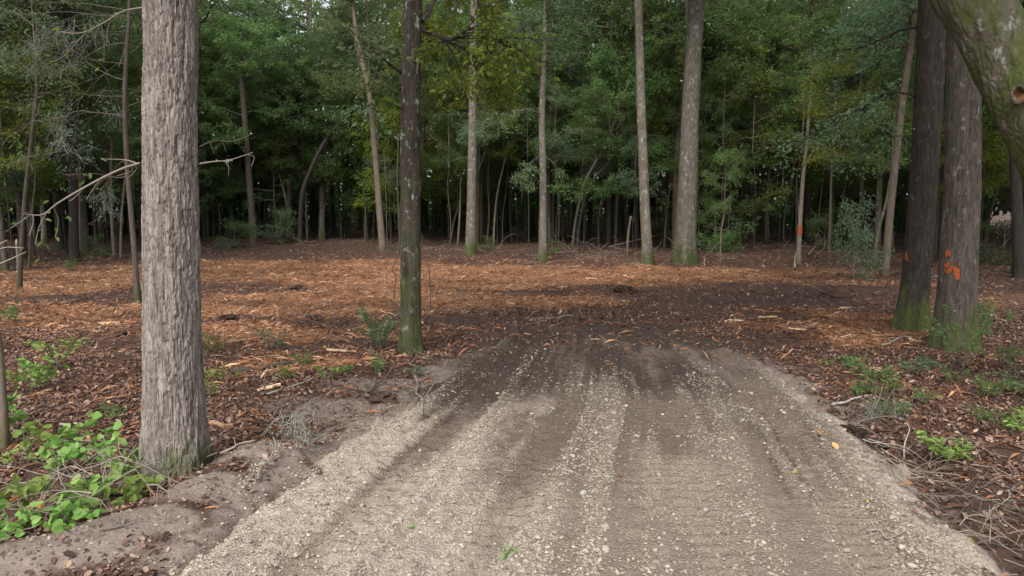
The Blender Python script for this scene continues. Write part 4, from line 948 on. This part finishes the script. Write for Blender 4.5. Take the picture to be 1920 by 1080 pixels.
HERBS = [
    ('seedling', 716, 652, .72, .40, 15, 6, .08, 'leaf_pale', 'bushy blue-green seedling beside the lone mossy trunk', .5),
    ('seedling', 735, 625, .35, .25, 5, 3, .07, 'leaf_blue', 'smaller blue-green seedling tucked behind the bushy one', .5),
    ('seedling', 712, 700, .35, .16, 4, 4, .06, 'leaf_mid', 'small upright seedling in front of the bushy seedling', .5),
    ('seedling', 395, 672, .50, .28, 7, 5, .07, 'leaf_mid', 'green seedling just past the furrowed trunk', .5),
    ('seedling', 392, 745, .42, .18, 5, 4, .06, 'leaf_bright', 'pale green sprout close against the furrowed trunk', .5),
    ('arching_plant', 62, 735, .55, .42, 6, 4, .115, 'leaf_bright', 'broad-leaved plant arching over the leaf litter', .6),
    ('arching_plant', 112, 690, .50, .35, 4, 3, .115, 'leaf_bright', 'second broad-leaved plant behind the arching one', .6),
    ('seedling', 15, 605, .5, .3, 5, 4, .09, 'leaf_mid', 'seedling at the view edge near the thin pale stem', .5),
    ('seedling', 420, 715, .2, .15, 4, 3, .05, 'leaf_yellow', 'yellow-green sprout beside a stick behind the furrowed trunk', .5),
    ('seedling', 210, 785, .2, .3, 6, 4, .05, 'leaf_mid', 'low green patch of sprouts behind the vines', .5),
    ('seedling', 545, 712, .22, .2, 5, 4, .055, 'leaf_yellow', 'yellow-green sprout first in the row by the fallen stick', .5),
    ('seedling', 612, 716, .24, .14, 4, 4, .06, 'leaf_bright', 'bright green sprout in the mulch before the dark log', .5),
    ('seedling', 575, 690, .2, .3, 7, 4, .05, 'leaf_mid', 'spreading green sprouts near the dark log', .5),
    ('seedling', 515, 655, .35, .3, 6, 4, .06, 'leaf_blue', 'thin grey-green plant standing in the mulch', .5),
    ('seedling', 655, 700, .2, .22, 5, 4, .05, 'leaf_mid', 'last sprout before the bushy seedling', .5),
    ('seedling', 790, 705, .18, .2, 5, 3, .05, 'leaf_blue', 'small sprout at the foot of the lone mossy trunk', .5),
    ('seedling', 1585, 690, .22, .25, 6, 4, .06, 'leaf_mid', 'low green plant nearest the driveway corner', .5),
    ('seedling', 1640, 712, .3, .38, 9, 5, .065, 'leaf_mid', 'spreading green plant in the litter below the oaks', .5),
    ('seedling', 1700, 705, .28, .36, 8, 5, .06, 'leaf_blue', 'grey-green plant below the dark leaning oak', .5),
    ('seedling', 1655, 745, .28, .3, 8, 5, .06, 'leaf_mid', 'green plant beside the grey moss tuft', .5),
    ('seedling', 1790, 720, .25, .25, 5, 4, .06, 'leaf_mid', 'small plant below the paint marked oak', .5),
    ('seedling', 1845, 745, .35, .45, 9, 5, .06, 'leaf_mid', 'wide green plant out beyond the paint marked oak', .5),
    ('seedling', 1905, 735, .35, .35, 7, 5, .06, 'leaf_blue', 'grey-green plant at the view edge beyond the oaks', .5),
    ('seedling', 1775, 850, .26, .30, 9, 6, .075, 'leaf_bright', 'bright bushy plant above the tangle of dead twigs', .45),
    ('seedling', 1900, 805, .25, .25, 5, 4, .075, 'leaf_bright', 'bright sprig at the view edge above the dead twigs', .45),
    ('seedling', 1730, 765, .2, .3, 5, 4, .05, 'leaf_mid', 'sparse sprouts in the middle of the litter', .5),
    ('oak_seedling', 1800, 690, 1.05, .55, 8, 6, .075, 'leaf_mid', 'leafy sapling sprig in front of the paint marked oak', .5),
    ('oak_seedling', 1870, 640, .9, .5, 7, 6, .075, 'leaf_mid', 'leafy sprig further out beside the oaks', .5),
    ('seedling', 1610, 735, .2, .3, 7, 4, .05, 'leaf_mid', 'thin sprouts between the driveway corner and the moss tuft', .5),
    ('seedling', 1680, 775, .2, .3, 7, 4, .055, 'leaf_mid', 'low green sprouts just below the moss tuft', .5),
    ('seedling', 1750, 690, .2, .35, 8, 4, .055, 'leaf_blue', 'grey-green sprouts between the two oak feet and the litter', .5),
    ('seedling', 1835, 795, .22, .35, 8, 4, .055, 'leaf_mid', 'low green patch above the bright bushy plant', .5),
    ('seedling', 1890, 690, .4, .4, 8, 5, .06, 'leaf_mid', 'leafy clump out past the oaks at mid distance', .5),
    ('seedling', 955, 1062, .05, .05, 4, 3, .035, 'leaf_bright', 'tiny green sprout growing in the gravel', .5),
    ('seedling', 740, 480, .5, .5, 7, 5, .09, 'leaf_blue', 'pale sprig at the foot of the tan bending trunk', .5),
    ('seedling', 130, 505, .5, .4, 6, 4, .09, 'leaf_mid', 'sprig at the foot of the dark brown trunk', .5),
]
for i, (nm, px, py, h, sp, st, per, ll, lm, lab, wr) in enumerate(HERBS):
    herb(nm, px, py, h, sp, st, per, ll, lm, lab, 500 + i, wr=wr)
VINES = [(30, 880, .45, .3, 'vine with bright heart-shaped leaves at the view edge'), (95, 900, .42, .32, 'leafy vine climbing over the middle of the twig heap'), (165, 880, .38, .3, 'leafy vine behind the twig heap'),
         (235, 905, .32, .28, 'leafy vine reaching towards the furrowed trunk'), (60, 965, .30, .28, 'vine with large leaves below the orange dead leaves'), (190, 960, .26, .26, 'leafy vine low in the front of the twig heap'),
         (250, 945, .2, .2, 'few vine leaves beside the foot of the furrowed trunk'), (20, 1010, .2, .25, 'pale vine leaves in the lower corner'), (120, 1000, .18, .2, 'scattered vine leaves by the sandy bank'), (140, 850, .35, .28, 'vine leaves overlapping the leaf litter behind'), (10, 830, .55, .3, 'tall vine leaves around the tan sapling stem')]
for i, (px, py, h, sp, lab) in enumerate(VINES):
    herb('vine', px, py, h, sp, 5, 2, .08, 'leaf_bright', lab, 700 + i, outline=HEART, wr=.95, cat='vine', arch=.9)

# ------------------------------------------------------------------ twigs, sticks, clods, leaves, chips
def stick_pts(px0, py0, px1, py1, z0=.02, z1=.02, n_=4, jit=.03, seed=0):
    r = np.random.default_rng(seed); a = np.array(gp(px0, py0)); b_ = np.array(gp(px1, py1)); out = []
    for t in np.linspace(0, 1, n_):
        q = a + (b_ - a) * t; q = q + r.normal(0, jit, 2) * (0 < t < 1)
        out.append([q[0], q[1], float(H(q[0], q[1])[0]) + z0 + (z1 - z0) * t + abs(r.normal(0, jit * .3))])
    return np.array(out)
def stick(name, label, pts, rad, tint, cat='stick', forks=0, seed=0, mat_='twig', group=None):
    r = np.random.default_rng(seed); base = pts[0].copy(); g = Geo(); P = spline(pts, 5 * len(pts))
    g.add(*tube(P - base, np.linspace(rad, rad * .5, len(P)) * (1 + .15 * r.normal(size=len(P))), 6), tint=tint)
    if forks:
        t = empty(name, base, label, cat, group); link('shaft', g.mesh('shaft', M[mat_]), t)
        for k in range(forks):
            i = r.integers(len(P) // 3, len(P) - 2); d = nrm(P[i + 1] - P[i]); e = P[i] + (nrm(d + r.normal(0, .5, 3) + np.array([0, 0, .2]))) * np.linalg.norm(P[-1] - P[0]) * r.uniform(.2, .4)
            f = Geo(); f.add(*tube(spline([P[i] - base, (P[i] + e) / 2 - base + r.normal(0, .01, 3), e - base], 6), np.linspace(rad * .6, rad * .25, 6), 5), tint=tint); link('side_twig', f.mesh('side_twig', M[mat_]), t)
        return t
    return tag(link(name, g.mesh(name, M[mat_]), loc=base), label, cat, group)
STICKS = [
    ('forked reddish stick lying beside the muddy track', (778, 715), (792, 800), .014, .55, 2, .1, .02),
    ('long pale stick lying before the dark log', (490, 745), (590, 715), .012, .95, 0, .02, .03),
    ('dark rotten log lying in the mulch beyond the furrowed trunk', (430, 700), (600, 672), .05, .0, 0, .03, .03),
    ('dark stick lying between the log and the bushy seedling', (690, 740), (720, 715), .018, .0, 1, .02, .05),
    ('thin dark stick leaning from the lone mossy trunk foot', (745, 652), (830, 690), .014, .1, 2, .2, .02),
    ('pale bare stick lying in the litter behind the vines', (112, 800), (178, 803), .016, .95, 0, .02, .02),
    ('grey thin stick lying in the litter behind the vines', (115, 826), (195, 828), .008, .7, 0, .02, .02),
    ('bent dark root lying across the foot of the furrowed trunk', (240, 905), (410, 888), .016, .4, 2, .12, .05),
    ('pale stick running off from the furrowed trunk foot', (415, 885), (480, 878), .010, .8, 1, .03, .03),
    ('dark stick lying on the sandy bank', (175, 1035), (245, 1030), .012, .2, 1, .02, .02),
    ('thin stick pressed into the top of the sandy bank', (385, 945), (432, 960), .006, .35, 0, .02, .02),
    ('brown stick standing by the sandy bank edge', (485, 940), (515, 895), .014, .4, 2, .02, .12),
    ('grey stick lying on the driveway near its edge', (1628, 1028), (1695, 1042), .009, .5, 1, .02, .015),
    ('pale split stick lying in the litter below the oaks', (1560, 760), (1615, 745), .02, 1.0, 0, .03, .03),
    ('pale stick lying at the foot of the oaks', (1650, 650), (1710, 630), .02, .9, 0, .03, .03),
    ('short pale stick upright in the litter beside the ditch', (1697, 830), (1698, 800), .008, 1.0, 0, .02, .12),
    ('long pole leaning behind the straight pale trunk', (1140, 470), (1275, 455), .05, .5, 0, .1, 1.1),
    ('curved pale branch rising from the litter before the pale trunk', (1130, 470), (1160, 448), .04, .6, 0, .05, .7),
    ('dark fallen branch between spray trunk and curving stems', (1040, 480), (1085, 480), .06, .1, 3, .1, .2),
    ('grey antler-like branch fallen before the banded forked tree', (1490, 500), (1500, 455), .05, .9, 3, .05, .5),
    ('fallen branch slanting behind the banded forked tree', (1515, 480), (1555, 455), .05, .4, 1, .1, .6),
    ('short white stick by the foot of the thickest pale trunk', (1305, 492), (1298, 484), .025, 1.0, 0, .02, .25),
    ('second short white stick past the thickest pale trunk', (1322, 497), (1319, 488), .025, 1.0, 0, .02, .25),
    ('reddish stick lying on the ground by the dark soil', (830, 575), (870, 560), .02, .3, 1, .03, .05),
    ('broken dark stick in the mulch past the furrowed trunk', (128, 572), (165, 565), .035, .05, 0, .03, .06),
    ('long thin pale stick on the trampled soil at the driveway end', (1010, 597), (1075, 595), .014, .8, 0, .02, .02),
]
for i, (lab, a, b_, rad, tint, fk, z0, z1) in enumerate(STICKS):
    stick('stick' if rad < .045 else 'fallen_branch', lab, stick_pts(*a, *b_, z0, z1, 5, .03, 900 + i), rad, tint, 'stick' if rad < .045 else 'branch', fk, 900 + i)
# broken stake beside the thin pale stem
gx, gy = gp(37, 545); zz = float(H(gx, gy)[0]); g = Geo()
g.add(*tube(np.array([[0, 0, -.1], [.01, 0, .5], [.02, 0, at(40, 456, gy)[2] - zz]]), [.035, .033, .03], 7), tint=.2)
st_ = empty('broken_stake', (gx, gy, zz), 'short broken stake with a pale split top near the view edge', 'stake'); link('shaft', g.mesh('shaft', M['twig']), st_)
g = Geo(); zt_ = at(40, 456, gy)[2] - zz; g.add(*tube(np.array([[.02, 0, zt_ - .01], [.025, 0, zt_ + .08], [.03, 0, zt_ + .12]]), [.03, .024, .008], 6), tint=.7); link('split_top', g.mesh('split_top', M['wood']), st_)
gx, gy = gp(2, 620)
t = empty('dead_branch', (gx - .3, gy, float(H(gx - .3, gy)[0])), 'bare pale branch poking in at the view edge beside the broken stake', 'branch')
g = Geo(); bb = np.array(t.location)
for a in ([at(-60, 600, gy), at(-30, 500, gy), at(0, 466, gy), at(45, 465, gy)], [at(-30, 500, gy), at(-5, 462, gy), at(14, 450, gy)], [at(-25, 505, gy), at(10, 490, gy), at(50, 472, gy)]): g.add(*tube(spline(a, 10) - bb, np.linspace(.018, .006, 10), 5), tint=.85)
link('shaft', g.mesh('shaft', M['twig']), t)

def brush(name, label, px, py, nx_, seed, spreadx, spready, L, tint=(.35, .95), h=.25, rad=.004):
    r = np.random.default_rng(seed); gx, gy = gp(px, py); gz = float(H(gx, gy)[0]); t = empty(name, (gx, gy, gz), label, 'brush')
    for k in range(nx_):
        g = Geo(); x0, y0 = r.normal(0, spreadx), r.normal(0, spready); zg = float(H(gx + x0, gy + y0)[0]) - gz
        az = r.uniform(0, 6.3); p = np.array([x0, y0, zg + .02 + abs(r.normal(0, h * .4))]); d = np.array([math.cos(az), math.sin(az), r.uniform(-.05, .45)])
        P = [p]; LL = L * r.uniform(.5, 1.3)
        for i in range(5):
            d = nrm(d + r.normal(0, .28, 3) + np.array([0, 0, -.10])); P.append(P[-1] + d * LL / 5)
        P = spline(P, 11); zz_ = H(P[:, 0] + gx, P[:, 1] + gy) - gz + .006; P[:, 2] = np.maximum(P[:, 2], zz_)
        tn = r.uniform(*tint); rd = rad * r.uniform(.6, 1.7)
        g.add(*tube(P, np.linspace(rd, rd * .35, 11), 4), tint=tn)
        for j in range(r.integers(1, 4)):
            i = r.integers(3, 9); e = P[i] + nrm(P[i + 1] - P[i] + r.normal(0, .5, 3)) * LL * .3
            g.add(*tube(spline([P[i], (P[i] + e) / 2 + r.normal(0, .01, 3), e], 5), np.linspace(rd * .6, rd * .25, 5), 3), tint=tn)
        link('twig', g.mesh('twig', M['twig']), t)
    return t
brush('brush_heap', 'heap of dry grey twigs under the bright vines', 165, 960, 46, 1, .42, .28, .75, h=.35)
brush('brush_heap', 'scatter of thin dry twigs before the furrowed trunk', 260, 905, 18, 2, .25, .15, .6, h=.3)
brush('brush_heap', 'tangle of dead grey twigs spilling over the ditch bank', 1790, 920, 40, 3, .38, .35, .75, (.1, .75), h=.35)
brush('brush_heap', 'dry twigs with roots where the litter meets the gravel', 1650, 830, 16, 4, .3, .18, .6, h=.2)
brush('brush_heap', 'low dead twigs in the lower corner beyond the ditch', 1900, 1010, 20, 5, .25, .25, .6, (.1, .7), h=.3)
for i_, (px, py, lab) in enumerate(((610, 457, 'dark brush lying at the wood edge before the bowed tree'), (905, 476, 'grey brush lying around the first thin stems'), (1070, 484, 'brush of fallen limbs below the curving stems'), (1330, 482, 'brush lying behind the thickest pale trunk'),
        (1460, 470, 'brush lying before the black forked tree'), (1560, 490, 'brush lying around the paint banded tree'), (420, 466, 'dim brush beside the dim brown trunk'), (250, 490, 'brush below the twiggy moss-hung tree'), (1150, 480, 'pale brush lying below the leaning pole'), (780, 470, 'brush at the wood edge behind the lone mossy trunk'), (1700, 520, 'brush behind the dark leaning oak'))):
    brush('brush_heap', lab, px, py, 16, 40 + i_, 1.5, .8, 1.7, (.0, .6), h=.35, rad=.012)
# hanging vine by the lone mossy trunk
d2v = gp(744, 640)[1]
pv = [at(747, 250, d2v), at(745, 330, d2v), at(747, 400, d2v), at(748, 470, d2v), at(736, 503, d2v), at(742, 520, d2v), at(738, 560, d2v), at(745, 600, d2v), at(742, 645, d2v)]
g = Geo(); bb = np.array([pv[-1][0], pv[-1][1], float(H(pv[-1][0], pv[-1][1])[0])]); pv[-1] = bb
g.add(*tube(spline(pv[::-1], 50) - bb, .012, 5), tint=.1); tag(link('hanging_vine', g.mesh('hanging_vine', M['twig']), loc=bb), 'kinked dark vine hanging beside the lone mossy trunk', 'vine')
pv = [at(726, 620, d2v + .4), at(725, 540, d2v + .4), at(726, 470, d2v + .4), at(724, 380, d2v + .5), at(720, 280, d2v + .5)]
bb = np.array([pv[0][0], pv[0][1], float(H(pv[0][0], pv[0][1])[0])]); pv[0] = bb
g = Geo(); g.add(*tube(spline(pv, 40) - bb, .006, 4), tint=.2); tag(link('hanging_vine', g.mesh('hanging_vine', M['twig']), loc=bb), 'very thin straight vine between tan trunk and mossy trunk', 'vine')
pv = [at(806, 590, d2v), at(807, 540, d2v), at(803, 500, d2v), at(795, 480, d2v)]
bb = np.array([pv[0][0], pv[0][1], float(H(pv[0][0], pv[0][1])[0])]); pv[0] = bb
g = Geo(); g.add(*tube(spline(pv, 30) - bb, .009, 4), tint=.1); tag(link('hanging_vine', g.mesh('hanging_vine', M['twig']), loc=bb), 'thin dark whip-like stem arching just past the mossy trunk', 'vine')
# fallen moss
def mosstuft(px, py, n_, L, sp, label, seed, tintr, h=.1):
    r = np.random.default_rng(seed); gx, gy = gp(px, py); gz = float(H(gx, gy)[0]); t = empty('moss_tuft', (gx, gy, gz), label, 'moss')
    link('hanging_moss', moss_strands(r, [np.array([r.normal(0, sp), r.normal(0, sp * .6), h * r.uniform(.4, 2.6)]) for _ in range(12)], n_, L, sp * .7, tintr, .0018).mesh('hanging_moss', M['moss_grey']), t)['kind'] = 'stuff'
    for k in range(5):
        g = Geo(); p0 = np.array([r.normal(0, .08), r.normal(0, .05), 0]); p1 = np.array([r.normal(0, .28), r.normal(0, .1), r.uniform(.15, .45)])
        g.add(*tube(spline([p0, (p0 + p1) / 2 + r.normal(0, .04, 3), p1], 8), np.linspace(.006, .002, 8), 4), tint=.45); link('twig', g.mesh('twig', M['twig']), t)
mosstuft(555, 855, 7, .42, .06, 'pale grey-green moss tuft on bare twigs by the sandy bank', 21, (.4, 1), .14)
mosstuft(1650, 772, 16, .34, .11, 'dull grey moss tuft in the litter below the oaks', 22, (0, .5), .08)
mosstuft(1195, 500, 3, .4, .2, 'faint grey moss tuft at the straight pale trunk foot', 23, (.3, .8), .1)
# soil clods
CLODS = [(716, 752, .17, 'dark root clod lying beside the muddy driveway edge'), (1172, 548, .27, 'dark clod standing out in the orange mulch'), (715, 512, .0, ''), (590, 598, .17, 'dark earth lump in the mulch before the tan trunk'), (425, 602, .16, 'dark earth lump just past the furrowed trunk'), (1635, 815, .13, 'dark exposed earth lump in the ditch by the gravel edge'), (1600, 800, .12, 'smaller earth lump where litter meets gravel'),
         (555, 545, .2, 'low dark mound in the middle of the orange mulch'), (230, 628, .17, 'reddish earth lump behind the broad-leaved plants'), (1560, 555, .35, 'dark earth lump in the churned soil before the oaks')]
for i, (px, py, s, lab) in enumerate(CLODS):
    if s == 0: continue
    r = np.random.default_rng(60 + i); gx, gy = gp(px, py); nu, nv = 22, 12; g = Geo()
    ph = np.linspace(0.02, math.pi - .02, nv)[:, None]; th = np.linspace(0, 2 * math.pi, nu, endpoint=False)[None]
    dirs = np.stack([np.sin(ph) * np.cos(th), np.sin(ph) * np.sin(th), np.cos(ph) * np.ones_like(th)], -1)
    rr = s * (.15 + 1.5 * fbm(dirs[..., 0] * 2.6 + 5 + i, dirs[..., 1] * 2.6 + dirs[..., 2] * 3 + 9, i, 4) + r.normal(0, .09, (nv, nu))); V = (dirs * rr[..., None] * np.array([1.15, .9, .6])).reshape(-1, 3)
    i0 = np.arange(nv - 1)[:, None] * nu; j = np.arange(nu)[None]; Q = np.stack([i0 + j, i0 + nu + j, i0 + nu + (j + 1) % nu, i0 + (j + 1) % nu], -1).reshape(-1, 4)
    g.add(V, Q, tint=r.random()); tag(link('earth_clod', g.mesh('earth_clod', M['soil_clod'], False), loc=(gx, gy, float(H(gx, gy)[0]) + s * .08)), lab, 'clod')
# single leaves
def one_leaf(px, py, s, mt, label, seed, curl=.3, tint=.5, outline=ELLIPSE, dz=.012):
    r = np.random.default_rng(seed); gx, gy = gp(px, py); g = Geo(); az = r.uniform(0, 6.3)
    leaves(g, np.zeros((1, 3)), np.array([[math.cos(az), math.sin(az), .15]]), np.array([[r.normal(0, .2), -.3, 1.]]), s, .65, outline, tint, fold=.5, droop=-curl)
    tag(link('fallen_leaf', g.mesh('fallen_leaf', M[mt], False), loc=(gx, gy, float(H(gx, gy)[0]) + dz)), label, 'leaf')
one_leaf(1543, 846, .10, 'orange_leaf', 'curled orange leaf lying on the gravel, farther of two', 1, .4, .4)
one_leaf(1570, 868, .10, 'orange_leaf', 'pale orange leaf lying on the gravel, nearer of two', 2, .3, .9)
one_leaf(1485, 916, .07, 'leaf_bright', 'bright green leaf lying on the gravel near the rut', 3, .1, .9)
one_leaf(1616, 968, .045, 'leaf_yellow', 'tiny yellow-green leaf on the gravel near the edge', 4, .1, .9)
one_leaf(1630, 985, .07, 'dead_leaf', 'small reddish leaf lying on the gravel near the edge', 5, .2, .5)
one_leaf(1167, 925, .05, 'orange_leaf', 'small rust-brown leaf alone in the middle of the gravel', 6, .4, .1)
one_leaf(1855, 1068, .07, 'leaf_bright', 'green leaf in the lower corner by the gravel edge', 7, .1, .5)
one_leaf(1830, 1005, .08, 'leaf_yellow', 'long yellow-green leaf at the ditch among twigs', 8, .1, .6)
one_leaf(1235, 783, .08, 'wood', 'thin white wood sliver lying on the gravel', 9, .05, 1.0)
one_leaf(765, 1022, .05, 'leaf_bright', 'small round green leaf lying on the pale gravel', 10, .05, .4)
gx, gy = gp(50, 985); r = np.random.default_rng(4); g = Geo(); N = 9
leaves(g, np.stack([r.normal(0, .05, N), r.normal(0, .05, N), .22 - .3 * np.linspace(0, .8, N)], -1), r.normal(0, 1, (N, 3)), r.normal(0, 1, (N, 3)), r.uniform(.07, .13, N), .7, ELLIPSE, r.random(N), fold=.7, droop=-.5)
t = empty('dead_leaf_spray', (gx, gy, float(H(gx, gy)[0])), 'hanging spray of curled orange dead leaves among the vines', 'leaf spray')
link('foliage', g.mesh('foliage', M['orange_leaf'], False), t); g = Geo(); g.add(*tube(spline([[0, 0, -.02], [.03, .02, .15], [0, 0, .26]], 8), .004, 4), tint=.3); link('stem', g.mesh('stem', M['twig']), t)
# larger pale chips in the mulch
CH = [(1000, 553, 'beside the dark clod', .3), (1180, 520, 'behind the dark clod', .45), (1055, 538, 'nearest the trunk with the leafy spray', .35), (865, 520, 'just past the lone mossy trunk', .3), (1410, 505, 'near the thickest pale trunk', .6), (1660, 630, 'at the dark leaning oak foot', .35), (1720, 640, 'between the two oaks', .3),
      (1495, 618, 'in the mulch before the oaks', .35), (205, 610, 'behind the broad-leaved plants', .4), (415, 800, 'close past the furrowed trunk', .3), (640, 660, 'before the lone mossy trunk', .5), (1440, 595, 'in the churned soil', .4), (1110, 520, 'in the brightest mulch', .4), (1380, 600, 'on the dark soil beyond the driveway', .35), (1585, 575, 'in the soil this side of the oaks', .4), (505, 730, 'beside the long pale stick', .3)]
for i, (px, py, lab, L) in enumerate(CH):
    r = np.random.default_rng(300 + i); gx, gy = gp(px, py); az = r.uniform(-.5, .5); g = Geo(); w = .025 + .02 * r.random(); hgt = .02
    x_ = np.array([-.5, -.2, .2, .5]) * L; yo = r.normal(0, .015, 4); ww = w * np.array([.35, 1, .9, .2]); V = []
    for a in range(4): V += [[x_[a], yo[a] - ww[a], 0], [x_[a], yo[a] + ww[a], 0], [x_[a], yo[a] + ww[a] * .7, hgt * (1 + r.random())], [x_[a], yo[a] - ww[a] * .8, hgt * (1 + r.random())]]
    Q = [[0, 1, 2, 3], [12, 15, 14, 13]] + [[a * 4 + s, a * 4 + 4 + s, a * 4 + 4 + (s + 1) % 4, a * 4 + (s + 1) % 4] for a in range(3) for s in range(4)]
    g.add(V, Q, tint=r.random()); tag(link('wood_splinter', g.mesh('wood_splinter', M['wood'], False), loc=(gx, gy, float(H(gx, gy)[0]) + .015), rot=(r.normal(0, .1), r.normal(0, .15), az)), 'pale split wood piece lying ' + lab, 'wood')
